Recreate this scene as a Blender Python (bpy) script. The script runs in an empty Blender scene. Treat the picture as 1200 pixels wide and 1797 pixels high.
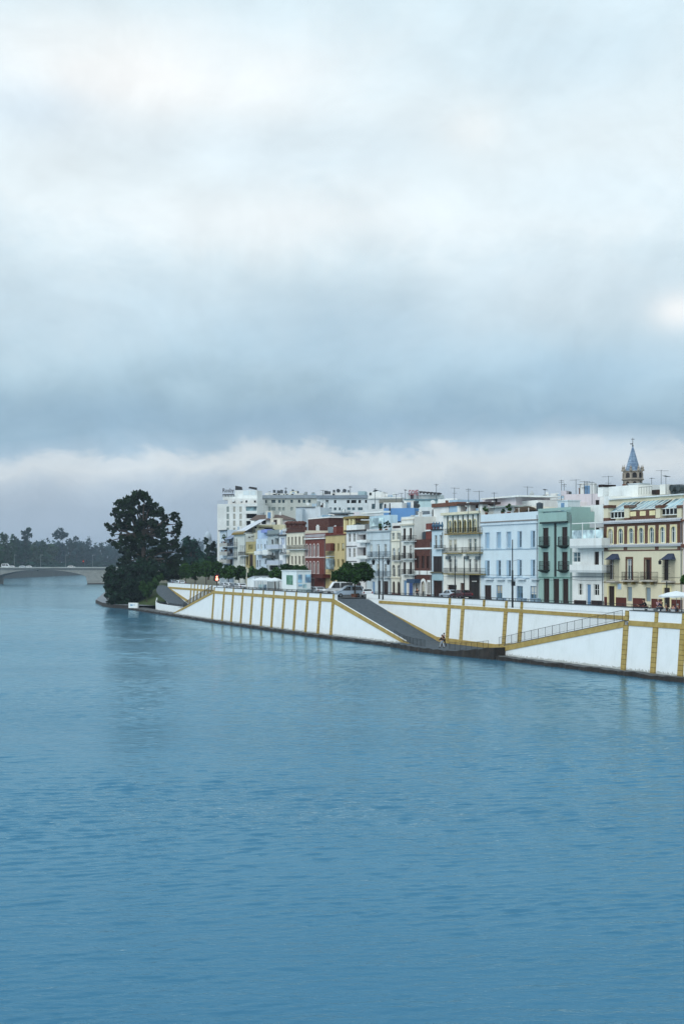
import bpy, math, random
import numpy as np
from mathutils import Vector, Matrix
R = random.Random(7)
scene = bpy.context.scene
COL = scene.collection
# ---------------------------------------------------------------- places
F, CAMH, HY, CX = 2496.0, 12.0, 988.0, 600.0      # focal length in photo pixels, eye height, horizon row, middle column
ANG = math.radians(23.6)
U = Vector((-math.sin(ANG), math.cos(ANG), 0))     # along the quay, away from the bridge we stand on
N = Vector((math.cos(ANG), math.sin(ANG), 0))      # from the water inland
O = Vector((34.1, 142.0, 0))
def t0(s):
    return 0.0 if s < 92 else 8.6 * ((s - 92) / 148.0) ** 1.4
def P(s, t, z=0.0):
    v = O + U * s + N * (t + t0(s)); v.z = z; return v
def solve_s(x, t):
    k = (x - CX) / F
    a, b = -60.0, 420.0
    f = lambda s: (lambda p: p.x - k * p.y)(P(s, t))
    for _ in range(50):
        m = (a + b) / 2
        if f(m) > 0: a = m
        else: b = m
    return (a + b) / 2
def Pz(x, y, t):                                   # the point of the street at inland offset t seen in that direction
    p = P(solve_s(x, t), t); p.z = CAMH - (y - HY) * p.y / F; return p
def at(x, y, Y):
    return Vector(((x - CX) / F * Y, Y, CAMH - (y - HY) / F * Y))
# ---------------------------------------------------------------- objects
def tag(o, label=None, cat=None, group=None, kind=None):
    if label: o['label'] = label
    if cat: o['category'] = cat
    if group: o['group'] = group
    if kind: o['kind'] = kind
    return o
def empty(name, loc=(0, 0, 0), rz=0.0, parent=None):
    o = bpy.data.objects.new(name, None); COL.objects.link(o)
    o.location = loc; o.rotation_euler = (0, 0, rz); o.empty_display_size = 0.5
    if parent: o.parent = parent
    return o
def copy_tree(o, parent=None):
    c = o.copy(); COL.objects.link(c)
    if parent: c.parent = parent
    for ch in list(o.children): copy_tree(ch, c)
    return c
class MB:
    def __init__(s): s.v = []; s.f = []; s.m = []
    def face(s, pts, mi=0):
        b = len(s.v); s.v += [tuple(p) for p in pts]; s.f.append(tuple(range(b, b + len(pts)))); s.m.append(mi)
    def box(s, x0, x1, y0, y1, z0, z1, mi=0, M=None):
        p = [(x0, y0, z0), (x1, y0, z0), (x1, y1, z0), (x0, y1, z0), (x0, y0, z1), (x1, y0, z1), (x1, y1, z1), (x0, y1, z1)]
        if M: p = [tuple(M @ Vector(q)) for q in p]
        b = len(s.v); s.v += p
        for q in ((3, 2, 1, 0), (4, 5, 6, 7), (0, 1, 5, 4), (1, 2, 6, 5), (2, 3, 7, 6), (3, 0, 4, 7)):
            s.f.append(tuple(b + i for i in q)); s.m.append(mi)
    def tube(s, p0, p1, r0, r1=None, n=6, mi=0, caps=True):
        r1 = r0 if r1 is None else r1
        p0, p1 = Vector(p0), Vector(p1); d = (p1 - p0)
        if d.length < 1e-6: return
        d.normalize()
        a = d.orthogonal().normalized(); c = d.cross(a)
        b = len(s.v)
        for p, r in ((p0, r0), (p1, r1)):
            for i in range(n):
                q = 2 * math.pi * i / n
                s.v.append(tuple(p + a * (math.cos(q) * r) + c * (math.sin(q) * r)))
        for i in range(n):
            j = (i + 1) % n
            s.f.append((b + i, b + j, b + n + j, b + n + i)); s.m.append(mi)
        if caps:
            s.f.append(tuple(b + i for i in reversed(range(n)))); s.m.append(mi)
            s.f.append(tuple(b + n + i for i in range(n))); s.m.append(mi)
    def lathe(s, prof, n=12, c=(0, 0), mi=0, phase=0.0):
        b = len(s.v)
        for r, z in prof:
            for i in range(n):
                q = 2 * math.pi * i / n + phase
                s.v.append((c[0] + r * math.cos(q), c[1] + r * math.sin(q), z))
        for k in range(len(prof) - 1):
            for i in range(n):
                j = (i + 1) % n
                s.f.append((b + k * n + i, b + k * n + j, b + (k + 1) * n + j, b + (k + 1) * n + i)); s.m.append(mi)
        s.f.append(tuple(b + i for i in reversed(range(n)))); s.m.append(mi)
        e = b + (len(prof) - 1) * n
        s.f.append(tuple(e + i for i in range(n))); s.m.append(mi)
    def prism(s, poly, h0, h1, axis='z', mi=0):
        # poly: list of 2-D points; axis is the extrusion axis
        def mk(p, h):
            return {'z': (p[0], p[1], h), 'y': (p[0], h, p[1]), 'x': (h, p[0], p[1])}[axis]
        n = len(poly); b = len(s.v)
        s.v += [mk(p, h0) for p in poly] + [mk(p, h1) for p in poly]
        s.f.append(tuple(b + i for i in reversed(range(n)))); s.m.append(mi)
        s.f.append(tuple(b + n + i for i in range(n))); s.m.append(mi)
        for i in range(n):
            j = (i + 1) % n
            s.f.append((b + i, b + j, b + n + j, b + n + i)); s.m.append(mi)
    def build(s, name, mats, parent=None, smooth=False):
        me = bpy.data.meshes.new(name); me.from_pydata(s.v, [], s.f)
        if not isinstance(mats, (list, tuple)): mats = [mats]
        for m in mats: me.materials.append(m)
        if len(mats) > 1: me.polygons.foreach_set('material_index', s.m)
        if smooth: me.polygons.foreach_set('use_smooth', [True] * len(me.polygons))
        me.update()
        o = bpy.data.objects.new(name, me); COL.objects.link(o)
        if parent: o.parent = parent
        return o
# ---------------------------------------------------------------- materials
def hexc(h):
    h = h.lstrip('#'); r = []
    for i in (0, 2, 4):
        c = int(h[i:i + 2], 16) / 255
        r.append(c / 12.92 if c <= .04045 else ((c + .055) / 1.055) ** 2.4)
    return (*r, 1)
class NT:
    def __init__(s, tree): s.t = tree; s.n = tree.nodes; s.l = tree.links
    def new(s, kind, **kw):
        n = s.n.new(kind)
        for k, v in kw.items(): setattr(n, k, v)
        return n
    def put(s, sock, v):
        if hasattr(v, 'is_linked') or isinstance(v, bpy.types.NodeSocket): s.l.new(v, sock)
        else: sock.default_value = v
    def math(s, op, a, b=None, c=None, clamp=False):
        n = s.new('ShaderNodeMath', operation=op, use_clamp=clamp)
        s.put(n.inputs[0], a)
        if b is not None: s.put(n.inputs[1], b)
        if c is not None: s.put(n.inputs[2], c)
        return n.outputs[0]
    def noise(s, vec, scale, detail=3, rough=.55, dist=0.0):
        n = s.new('ShaderNodeTexNoise'); n.inputs['Scale'].default_value = scale
        n.inputs['Detail'].default_value = detail; n.inputs['Roughness'].default_value = rough
        n.inputs['Distortion'].default_value = dist
        if vec is not None: s.l.new(vec, n.inputs['Vector'])
        return n.outputs['Fac']
    def mapping(s, vec, scale=(1, 1, 1), rot=(0, 0, 0), loc=(0, 0, 0)):
        n = s.new('ShaderNodeMapping'); s.l.new(vec, n.inputs['Vector'])
        n.inputs['Scale'].default_value = scale; n.inputs['Rotation'].default_value = rot; n.inputs['Location'].default_value = loc
        return n.outputs['Vector']
    def mix(s, fac, a, b, blend='MIX'):
        n = s.new('ShaderNodeMix', data_type='RGBA', blend_type=blend)
        s.put(n.inputs['Factor'], fac); s.put(n.inputs[6], a); s.put(n.inputs[7], b)
        return n.outputs[2]
    def ramp(s, fac, stops, interp='LINEAR'):
        n = s.new('ShaderNodeValToRGB'); e = n.color_ramp.elements; n.color_ramp.interpolation = interp
        while len(e) < len(stops): e.new(1.0)
        for i, (p, c) in enumerate(stops): e[i].position = p; e[i].color = c if len(c) == 4 else (*c, 1)
        s.put(n.inputs[0], fac); return n.outputs[0]
_mats = {}
def new_mat(key):
    m = bpy.data.materials.new(key); m.use_nodes = True
    nt = NT(m.node_tree); nt.n.clear()
    out = nt.new('ShaderNodeOutputMaterial'); b = nt.new('ShaderNodeBsdfPrincipled')
    nt.l.new(b.outputs[0], out.inputs[0])
    return m, nt, b
def scl(c, k): return tuple(min(1, x * k) for x in c[:3]) + (1,)
def plaster(h, dirt=.16, rough=.9, streak=.2):
    key = ('pl', h, dirt, streak)
    if key in _mats: return _mats[key]
    m, nt, b = new_mat('painted_plaster')
    c = hexc(h)
    g = nt.new('ShaderNodeNewGeometry').outputs['Position']
    n1 = nt.noise(g, .35, 4, .6)
    n2 = nt.noise(nt.mapping(g, (1.6, 1.6, .16)), 1.0, 4, .65)
    n3 = nt.noise(g, 5.0, 3, .6)
    col = nt.mix(nt.ramp(n1, [(.35, (0, 0, 0)), (.7, (1, 1, 1))]), c, scl(c, 1 - dirt * 1.2))
    col = nt.mix(nt.math('MULTIPLY', nt.ramp(n2, [(.5, (0, 0, 0)), (.75, (1, 1, 1))]), streak * 3, clamp=True), col, tuple(x * y for x, y in zip(c[:3], (.72, .70, .66))) + (1,))
    col = nt.mix(nt.math('MULTIPLY', n3, dirt), col, scl(c, .8))
    nt.l.new(col, b.inputs['Base Color']); b.inputs['Roughness'].default_value = rough
    b.inputs['Specular IOR Level'].default_value = .25
    _mats[key] = m; return m
def brick(h, h2, mortar='#8d8078'):
    key = ('br', h)
    if key in _mats: return _mats[key]
    m, nt, b = new_mat('brickwork')
    tc = nt.new('ShaderNodeTexCoord').outputs['Object']
    vec = nt.mapping(tc, (1, 1, 1), (math.pi / 2, 0, 0))
    br = nt.new('ShaderNodeTexBrick'); nt.l.new(vec, br.inputs['Vector'])
    br.inputs['Color1'].default_value = hexc(h); br.inputs['Color2'].default_value = hexc(h2); br.inputs['Mortar'].default_value = hexc(mortar)
    br.inputs['Scale'].default_value = 2.0; br.inputs['Mortar Size'].default_value = .012; br.inputs['Brick Width'].default_value = .6; br.inputs['Row Height'].default_value = .2
    g = nt.new('ShaderNodeNewGeometry').outputs['Position']
    n = nt.noise(g, .9, 4, .6)
    col = nt.mix(nt.ramp(n, [(.35, (0, 0, 0)), (.7, (.5, .5, .5))]), br.outputs['Color'], scl(hexc(h), .45))
    nt.l.new(col, b.inputs['Base Color']); b.inputs['Roughness'].default_value = .9
    b.inputs['Specular IOR Level'].default_value = .2
    _mats[key] = m; return m
def paint(h, rough=.5, var=.15, metal=0.0, spec=.4):
    key = ('pa', h, rough, metal)
    if key in _mats: return _mats[key]
    m, nt, b = new_mat('paint')
    c = hexc(h); g = nt.new('ShaderNodeNewGeometry').outputs['Position']
    n = nt.noise(g, 1.7, 4, .6)
    nt.l.new(nt.mix(n, scl(c, 1 + var * .5), scl(c, 1 - var)), b.inputs['Base Color'])
    b.inputs['Roughness'].default_value = rough; b.inputs['Metallic'].default_value = metal
    b.inputs['Specular IOR Level'].default_value = spec
    _mats[key] = m; return m
def glass(h='#0d1214', rough=.15, spec=.2):
    key = ('gl', h, rough)
    if key in _mats: return _mats[key]
    m, nt, b = new_mat('window_glass')
    c = hexc(h); g = nt.new('ShaderNodeNewGeometry').outputs['Position']
    n = nt.noise(g, .6, 2, .5)
    nt.l.new(nt.mix(nt.ramp(n, [(.4, (0, 0, 0)), (.65, (1, 1, 1))]), scl(c, .5), scl(c, 1.7)), b.inputs['Base Color'])
    b.inputs['Roughness'].default_value = rough; b.inputs['Specular IOR Level'].default_value = spec
    _mats[key] = m; return m
def emis(h, strength):
    m, nt, b = new_mat('lit_lens'); b.inputs['Base Color'].default_value = hexc(h)
    b.inputs['Emission Color'].default_value = hexc(h); b.inputs['Emission Strength'].default_value = strength
    return m
def tiles(h, h2, k=9.0):
    key = ('ti', h)
    if key in _mats: return _mats[key]
    m, nt, b = new_mat('roof_tiles')
    tc = nt.new('ShaderNodeTexCoord').outputs['Object']
    w = nt.new('ShaderNodeTexWave', wave_type='BANDS', bands_direction='X'); nt.l.new(tc, w.inputs['Vector']); w.inputs['Scale'].default_value = 1.3
    w.inputs['Distortion'].default_value = .6
    n = nt.noise(tc, 3.0, 4, .7)
    col = nt.mix(n, hexc(h), hexc(h2)); nt.l.new(col, b.inputs['Base Color'])
    bp = nt.new('ShaderNodeBump'); bp.inputs['Distance'].default_value = .08; nt.l.new(w.outputs['Fac'], bp.inputs['Height']); nt.l.new(bp.outputs[0], b.inputs['Normal'])
    b.inputs['Roughness'].default_value = .9
    _mats[key] = m; return m
def stone(h, h2, scale=.8, wet=False, bump=.05):
    key = ('st', h, scale, wet)
    if key in _mats: return _mats[key]
    m, nt, b = new_mat('stone')
    g = nt.new('ShaderNodeNewGeometry').outputs['Position']
    v = nt.new('ShaderNodeTexVoronoi'); v.inputs['Scale'].default_value = scale * 3; nt.l.new(g, v.inputs['Vector'])
    n = nt.noise(g, scale, 5, .7); n2 = nt.noise(g, scale * 7, 3, .6)
    f = nt.math('ADD', nt.math('MULTIPLY', n, .7), nt.math('MULTIPLY', n2, .3))
    col = nt.mix(nt.ramp(f, [(.35, (0, 0, 0)), (.65, (1, 1, 1))]), hexc(h), hexc(h2))
    col = nt.mix(nt.math('MULTIPLY', v.outputs['Color'], .35), col, scl(hexc(h), .55))
    nt.l.new(col, b.inputs['Base Color']); b.inputs['Roughness'].default_value = .45 if wet else .88
    bp = nt.new('ShaderNodeBump'); bp.inputs['Distance'].default_value = bump; nt.l.new(f, bp.inputs['Height']); nt.l.new(bp.outputs[0], b.inputs['Normal'])
    _mats[key] = m; return m
def foliage(h, h2, scale=.5, seed=0):
    key = ('fo', h, h2, scale)
    if key in _mats: return _mats[key]
    m, nt, b = new_mat('leaves')
    g = nt.new('ShaderNodeNewGeometry').outputs['Position']
    n = nt.noise(nt.mapping(g, loc=(seed * 3.1, 0, 0)), scale, 3, .6); n2 = nt.noise(g, scale * 6, 2, .5)
    f = nt.math('ADD', nt.math('MULTIPLY', n, .6), nt.math('MULTIPLY', n2, .4))
    nt.l.new(nt.ramp(f, [(.36, hexc(h)), (.64, hexc(h2))]), b.inputs['Base Color'])
    b.inputs['Roughness'].default_value = .75; b.inputs['Specular IOR Level'].default_value = .1
    _mats[key] = m; return m
WHITE = plaster('#eef0ee'); OFFWHITE = plaster('#e9e6d8'); PALE = plaster('#dce6ea')
GREYW = plaster('#c9cfd0'); CREAM = plaster('#ecdfae', .08); IRON = paint('#14181b', .5); DARKWOOD = paint('#2c1a14', .55, .3)
GLASS = glass(); WFRAME = paint('#e4e6e2', .5, .05); BFRAME = paint('#33211a', .6); GFRAME = paint('#8fa0aa', .5)
STEEL = paint('#8f989c', .35, .1, .6); TERRA = tiles('#8a5640', '#5c4034'); CONC = stone('#9b9b95', '#7d7f7b', .5)
# ---------------------------------------------------------------- camera
cam = bpy.data.cameras.new('camera'); co = bpy.data.objects.new('camera', cam); COL.objects.link(co)
co.location = (0, 0, CAMH); co.rotation_euler = (math.pi / 2, 0, 0)
cam.sensor_fit = 'VERTICAL'; cam.sensor_height = 36; cam.sensor_width = 24; cam.lens = 36 * F / 1797
cam.shift_y = (HY - 898.5) / 1797; cam.clip_start = .5; cam.clip_end = 12000
scene.camera = co
# ---------------------------------------------------------------- sky and sun
SUN_AZ, SUN_EL = math.radians(222), math.radians(38)     # behind the viewer, over the left shoulder; azimuth clockwise from +Y
def make_world():
    w = bpy.data.worlds.new('World'); scene.world = w; w.use_nodes = True
    nt = NT(w.node_tree); nt.n.clear()
    out = nt.new('ShaderNodeOutputWorld')
    sky = nt.new('ShaderNodeTexSky', sky_type='NISHITA'); sky.sun_disc = False
    sky.sun_elevation = SUN_EL; sky.sun_rotation = SUN_AZ
    bg1 = nt.new('ShaderNodeBackground'); bg1.inputs[1].default_value = .1; nt.l.new(sky.outputs[0], bg1.inputs[0])
    d = nt.new('ShaderNodeTexCoord').outputs['Generated']
    sp = nt.new('ShaderNodeSeparateXYZ'); nt.l.new(d, sp.inputs[0]); x, y, z = sp.outputs
    hl = nt.math('SQRT', nt.math('ADD', nt.math('MULTIPLY', x, x), nt.math('MULTIPLY', y, y)))
    v = nt.math('DIVIDE', z, nt.math('MAXIMUM', hl, .001))                 # tangent of the elevation
    az = nt.math('ARCTAN2', x, y)
    zz = nt.math('ADD', nt.math('MAXIMUM', z, 0.0), .09)
    cb = nt.new('ShaderNodeCombineXYZ')                                    # the cloud layer, a flat sheet overhead
    nt.l.new(nt.math('DIVIDE', x, zz), cb.inputs[0]); nt.l.new(nt.math('DIVIDE', y, zz), cb.inputs[1])
    pl = cb.outputs[0]
    c2 = nt.new('ShaderNodeCombineXYZ'); nt.l.new(nt.math('MULTIPLY', az, 1.0), c2.inputs[0]); nt.l.new(v, c2.inputs[2])
    ds = c2.outputs[0]
    n_big = nt.noise(nt.mapping(ds, (5.5, 1, 9), loc=(1.7, 0, .6)), 1.0, 4, .5, .35)
    n_fine = nt.noise(nt.mapping(ds, (16, 1, 30), loc=(.3, 2, 0)), 1.0, 5, .6, .6)
    n_edge = nt.noise(nt.mapping(ds, (20, 1, 30), loc=(4.1, 1, 0)), 1.0, 6, .66, .5)
    low = nt.math('SUBTRACT', 1.0, nt.math('MULTIPLY', v, 2.4), clamp=True)
    warp = nt.math('ADD', nt.math('MULTIPLY', nt.math('SUBTRACT', n_big, .5), .20), nt.math('MULTIPLY', nt.math('SUBTRACT', n_edge, .5), .105))
    warp = nt.math('MULTIPLY', warp, nt.math('ADD', .16, nt.math('MULTIPLY', v, 2.4)))
    vw = nt.math('ADD', nt.math('ADD', v, .006), warp)
    S = lambda r, g, b: hexc('%02x%02x%02x' % (r, g, b))
    k = 2.4956
    st = [(0, S(158, 180, 200)), (.05, S(162, 182, 201)), (.105, S(168, 187, 205)), (.14, S(188, 203, 216)), (.175, S(216, 224, 229)), (.193, S(210, 220, 227)),
          (.212, S(170, 194, 212)), (.245, S(155, 184, 204)), (.30, S(172, 199, 215)), (.36, S(188, 213, 227)), (.45, S(203, 223, 234)), (.55, S(216, 232, 240)),
          (.66, S(234, 244, 248)), (.80, S(232, 244, 249)), (1.0, S(222, 239, 247))]
    col = nt.ramp(nt.math('MULTIPLY', vw, k, clamp=True), st)
    # separate banks and breaks of the cloud cover, each at its own bearing and height
    def bank(px, py, rx, ry, amt, colr, nz=n_big, rag=1.6):
        a0 = math.atan((px - 600) / F); v0 = (988 - py) / F * math.cos(a0)
        dx = nt.math('DIVIDE', nt.math('SUBTRACT', az, a0), rx / F); dv = nt.math('DIVIDE', nt.math('SUBTRACT', v, v0), ry / F)
        r2 = nt.math('ADD', nt.math('MULTIPLY', dx, dx), nt.math('MULTIPLY', dv, dv))
        r2 = nt.math('ADD', r2, nt.math('MULTIPLY', nt.math('SUBTRACT', nz, .5), rag))
        g = nt.math('EXPONENT', nt.math('MULTIPLY', nt.math('MAXIMUM', r2, 0.0), -1.0))
        return nt.math('MULTIPLY', g, amt), S(*colr)
    for b in [(250, 140, 300, 90, .95, (255, 255, 254)), (40, 190, 130, 50, .6, (210, 227, 240)), (100, 60, 330, 60, .45, (246, 251, 252)),
              (620, 585, 230, 75, .5, (180, 208, 227)), (1000, 90, 240, 80, .5, (208, 229, 241)), (470, 385, 270, 45, .6, (246, 249, 250)),
              (830, 230, 60, 42, .6, (248, 250, 249)), (1190, 545, 50, 34, .95, (252, 252, 251), n_big, .6), (960, 500, 230, 90, .4, (230, 241, 247)),
              (560, 260, 240, 60, .45, (216, 233, 243)), (140, 540, 260, 80, .35, (202, 224, 238)), (980, 783, 190, 22, .7, (212, 225, 235)),
              (1060, 650, 220, 55, .45, (172, 205, 228)), (1050, 340, 170, 60, .4, (214, 232, 242)), (60, 885, 260, 55, .45, (163, 179, 196)), (90, 725, 230, 34, .6, (146, 176, 198)), (560, 740, 260, 26, .4, (158, 187, 210)), (300, 250, 200, 50, .4, (226, 238, 245))]:
        g, c = bank(*b)
        col = nt.mix(g, col, c)
    n_mid = nt.noise(nt.mapping(ds, (7.5, 1, 8.5), loc=(7.7, 1, 2.2)), 1.0, 7, .6, .5)
    mod = nt.math('ADD', nt.math('ADD', 1.0, nt.math('MULTIPLY', nt.math('SUBTRACT', n_mid, .5), .42)), nt.math('ADD', nt.math('MULTIPLY', nt.math('SUBTRACT', n_fine, .5), .13), nt.math('MULTIPLY', nt.math('SUBTRACT', n_big, .5), .18)))
    col = nt.mix(1.0, col, (.985, 1.005, 1.015, 1), 'MULTIPLY')
    cm = nt.new('ShaderNodeVectorMath', operation='SCALE'); nt.l.new(col, cm.inputs[0]); nt.l.new(mod, cm.inputs['Scale'])
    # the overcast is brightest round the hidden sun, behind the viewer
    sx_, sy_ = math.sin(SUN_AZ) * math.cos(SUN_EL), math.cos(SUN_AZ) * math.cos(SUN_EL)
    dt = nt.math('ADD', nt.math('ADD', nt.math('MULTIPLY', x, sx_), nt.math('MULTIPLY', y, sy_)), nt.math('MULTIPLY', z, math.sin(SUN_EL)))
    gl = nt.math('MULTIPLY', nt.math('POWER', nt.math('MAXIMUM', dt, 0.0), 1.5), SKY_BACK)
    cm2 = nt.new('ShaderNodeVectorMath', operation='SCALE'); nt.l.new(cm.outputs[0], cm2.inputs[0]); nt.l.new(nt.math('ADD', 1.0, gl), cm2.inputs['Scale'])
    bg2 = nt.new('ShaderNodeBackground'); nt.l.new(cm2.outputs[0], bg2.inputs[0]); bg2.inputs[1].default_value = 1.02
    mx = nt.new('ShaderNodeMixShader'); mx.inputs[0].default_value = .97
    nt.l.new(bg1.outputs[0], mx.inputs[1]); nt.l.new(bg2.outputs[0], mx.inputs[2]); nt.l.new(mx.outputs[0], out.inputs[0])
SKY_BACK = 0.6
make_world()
sl = bpy.data.lights.new('sun', 'SUN'); so = bpy.data.objects.new('sun', sl); COL.objects.link(so)
sl.energy = .9; sl.angle = math.radians(25); sl.color = (1, .97, .92)
sd = Vector((math.sin(SUN_AZ) * math.cos(SUN_EL), math.cos(SUN_AZ) * math.cos(SUN_EL), math.sin(SUN_EL)))
so.rotation_euler = sd.to_track_quat('Z', 'Y').to_euler()
vs = scene.view_settings; vs.view_transform = 'Standard'; vs.look = 'None'; vs.exposure = 0; vs.gamma = 1
# ---------------------------------------------------------------- water
def make_water():
    m, nt, b = new_mat('river_water'); nt.n.remove(b)
    out = [n for n in nt.n if n.type == 'OUTPUT_MATERIAL'][0]
    g = nt.new('ShaderNodeNewGeometry').outputs['Position']
    rot = (0, 0, math.radians(-13))
    w1 = nt.noise(nt.mapping(g, (1.1, 3.4, 1), rot), 1.0, 4, .6, .35)
    w2 = nt.noise(nt.mapping(g, (.26, .8, 1), (0, 0, math.radians(-20))), 1.0, 2, .5, .2)
    w3 = nt.noise(nt.mapping(g, (3.4, 9.5, 1), (0, 0, math.radians(-4))), 1.0, 3, .6)
    gusts = nt.noise(nt.mapping(g, (.016, .030, 1), (0, 0, math.radians(-8)), (3.3, 1.2, 0)), 1.0, 4, .6, .6)
    patch = nt.ramp(gusts, [(.36, (.35, .35, .35)), (.50, (.65, .65, .65)), (.64, (1.0, 1.0, 1.0))])
    h = nt.math('ADD', nt.math('ADD', nt.math('MULTIPLY', w1, .05), nt.math('MULTIPLY', w2, .10)), nt.math('MULTIPLY', w3, .022))
    h = nt.math('MULTIPLY', h, patch)
    bp = nt.new('ShaderNodeBump'); bp.inputs['Strength'].default_value = 1.0; bp.inputs['Distance'].default_value = 1.0
    nt.l.new(h, bp.inputs['Height'])
    fr = nt.new('ShaderNodeFresnel'); fr.inputs[0].default_value = 1.33; nt.l.new(bp.outputs[0], fr.inputs['Normal'])
    df = nt.new('ShaderNodeBsdfDiffuse'); df.inputs[0].default_value = (.046, .150, .240, 1)
    nt.l.new(bp.outputs[0], df.inputs['Normal'])
    gs = nt.new('ShaderNodeBsdfGlossy'); gs.inputs['Roughness'].default_value = .12
    # silty blue-green river: reflection tinted when seen steeply, nearly neutral at a glancing angle
    nt.l.new(nt.ramp(fr.outputs[0], [(.03, (.23, .51, .84)), (.22, (.46, .80, .98)), (.6, (.80, .97, .99))]), gs.inputs['Color'])
    nt.l.new(bp.outputs[0], gs.inputs['Normal'])
    mx = nt.new('ShaderNodeMixShader'); nt.l.new(nt.math('MULTIPLY', fr.outputs[0], .92), mx.inputs[0]); nt.l.new(df.outputs[0], mx.inputs[1]); nt.l.new(gs.outputs[0], mx.inputs[2])
    nt.l.new(mx.outputs[0], out.inputs[0])
    # the surface: modelled wavelets where they are near enough to be seen one by one, flat beyond
    ys = [30.0]
    while ys[-1] < 430: ys.append(ys[-1] + max(.07, ys[-1] * .0017))
    ys = np.array(ys); NC = 430; us = np.linspace(-1, 1, NC)
    Yg = np.repeat(ys[:, None], NC, 1); Xg = us[None, :] * (12 + .29 * ys[:, None])
    rg = np.random.default_rng(4); Zg = np.zeros_like(Yg); pg = np.zeros_like(Yg)
    for i in range(14):
        L = rg.uniform(9, 60); a = math.radians(90 + 12 + rg.normal() * 35); kx, ky = 2 * math.pi / (L * 1.6) * math.cos(a), 2 * math.pi / L * math.sin(a)
        pg += np.sin(kx * Xg + ky * Yg + rg.uniform(0, 6.28))
    pg = 1 / (1 + np.exp(-pg * .55)); pg = .40 + .75 * pg
    for i in range(150):
        L = .26 * (3.4 / .26) ** (rg.uniform() ** 1.25); a = math.radians(90 + 12 + rg.normal() * (11 + 7 / L ** .5 * .7)); k_ = 2 * math.pi / L
        amp = .0105 * L ** .9 * rg.uniform(.5, 1.3) * .2 * min(1, (.8 / L) ** .75)
        ph = k_ * (math.cos(a) * Xg + math.sin(a) * Yg) + rg.uniform(0, 6.28)
        s_ = np.sin(ph); res = np.clip((L - 2.2 * np.maximum(.07, ys * .0017)) / (L * .5), 0, 1)[:, None]
        if L > 1.2: res = res * np.clip((ys - 90) / 120, .2, 1)[:, None]
        Zg += amp * WAVE * (s_ + .28 * np.cos(2 * ph)) * res
    edge = np.clip((1 - np.abs(us))[None, :] / .06, 0, 1) * np.clip((ys - 30) / 3, 0, 1)[:, None] * np.clip((430 - ys) / 60, 0, 1)[:, None]
    inl = O.x + (Yg - O.y) * U.x / U.y - Xg       # flat where it meets the quay
    Zg *= pg * edge * np.clip((inl - .5) / 6, .0, 1)
    nr = len(ys); V = np.stack([Xg, Yg, Zg], -1).reshape(-1, 3)
    i0 = (np.arange(nr - 1)[:, None] * NC + np.arange(NC - 1)[None, :]).ravel()
    Q = np.stack([i0, i0 + 1, i0 + NC + 1, i0 + NC], 1)
    c00, c10, c01, c11 = 0, NC - 1, (nr - 1) * NC, nr * NC - 1
    xn, xf = 12 + .29 * ys[0], 12 + .29 * ys[-1]; yn, yf = ys[0], ys[-1]; b = len(V)
    V = np.vstack([V, [(-2500, -150, 0), (2500, -150, 0), (2500, 3000, 0), (-2500, 3000, 0), (-2500, yn, 0), (2500, yn, 0), (-2500, yf, 0), (2500, yf, 0)]])
    Q = np.vstack([Q, [(b, b + 1, b + 5, b + 4), (b + 4, c00, c01, b + 6), (c10, b + 5, b + 7, c11), (b + 6, b + 7, b + 2, b + 3)]])
    me = bpy.data.meshes.new('river_water'); me.vertices.add(len(V)); me.vertices.foreach_set('co', V.astype(np.float32).ravel())
    nq = len(Q); me.loops.add(4 * nq); me.loops.foreach_set('vertex_index', Q.astype(np.int32).ravel()); me.polygons.add(nq)
    me.polygons.foreach_set('loop_start', np.arange(0, 4 * nq, 4, dtype=np.int32)); me.polygons.foreach_set('loop_total', np.full(nq, 4, dtype=np.int32)); me.polygons.foreach_set('use_smooth', np.ones(nq, dtype=bool))
    me.update(calc_edges=True); me.materials.append(m); o = bpy.data.objects.new('river_water', me); COL.objects.link(o); tag(o, kind='structure')
WAVE = 2.2
make_water()
# ---------------------------------------------------------------- quay, ramps, street
YELLOW = None
def yellow_mat():
    m, nt, b = new_mat('ochre_masonry')
    g = nt.new('ShaderNodeNewGeometry').outputs['Position']
    sp = nt.new('ShaderNodeSeparateXYZ'); nt.l.new(g, sp.inputs[0])
    fr = nt.math('FRACT', nt.math('DIVIDE', sp.outputs[2], .52))
    line = nt.math('LESS_THAN', fr, .11)
    n = nt.noise(g, 1.3, 4, .65); n2 = nt.noise(g, 6.0, 3, .6)
    c = nt.mix(nt.ramp(n, [(.35, (0, 0, 0)), (.7, (1, 1, 1))]), hexc('#bda566'), hexc('#a48c50'))
    c = nt.mix(nt.math('MULTIPLY', n2, .35), c, hexc('#6d5426'))
    c = nt.mix(nt.math('MULTIPLY', line, .8), c, hexc('#4c3c1e'))
    nt.l.new(c, b.inputs['Base Color']); b.inputs['Roughness'].default_value = .9; b.inputs['Specular IOR Level'].default_value = .2
    return m
YELLOW = yellow_mat()
def ochre_plain():
    m, nt, b = new_mat('ochre_band')
    g = nt.new('ShaderNodeNewGeometry').outputs['Position']
    n = nt.noise(g, 1.1, 4, .65); n2 = nt.noise(g, 5.0, 3, .6)
    c = nt.mix(nt.ramp(n, [(.35, (0, 0, 0)), (.7, (1, 1, 1))]), hexc('#bda566'), hexc('#a0874c'))
    c = nt.mix(nt.math('MULTIPLY', n2, .4), c, hexc('#6d5426'))
    nt.l.new(c, b.inputs['Base Color']); b.inputs['Roughness'].default_value = .9; b.inputs['Specular IOR Level'].default_value = .2
    return m
OCHRE = ochre_plain()
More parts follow.
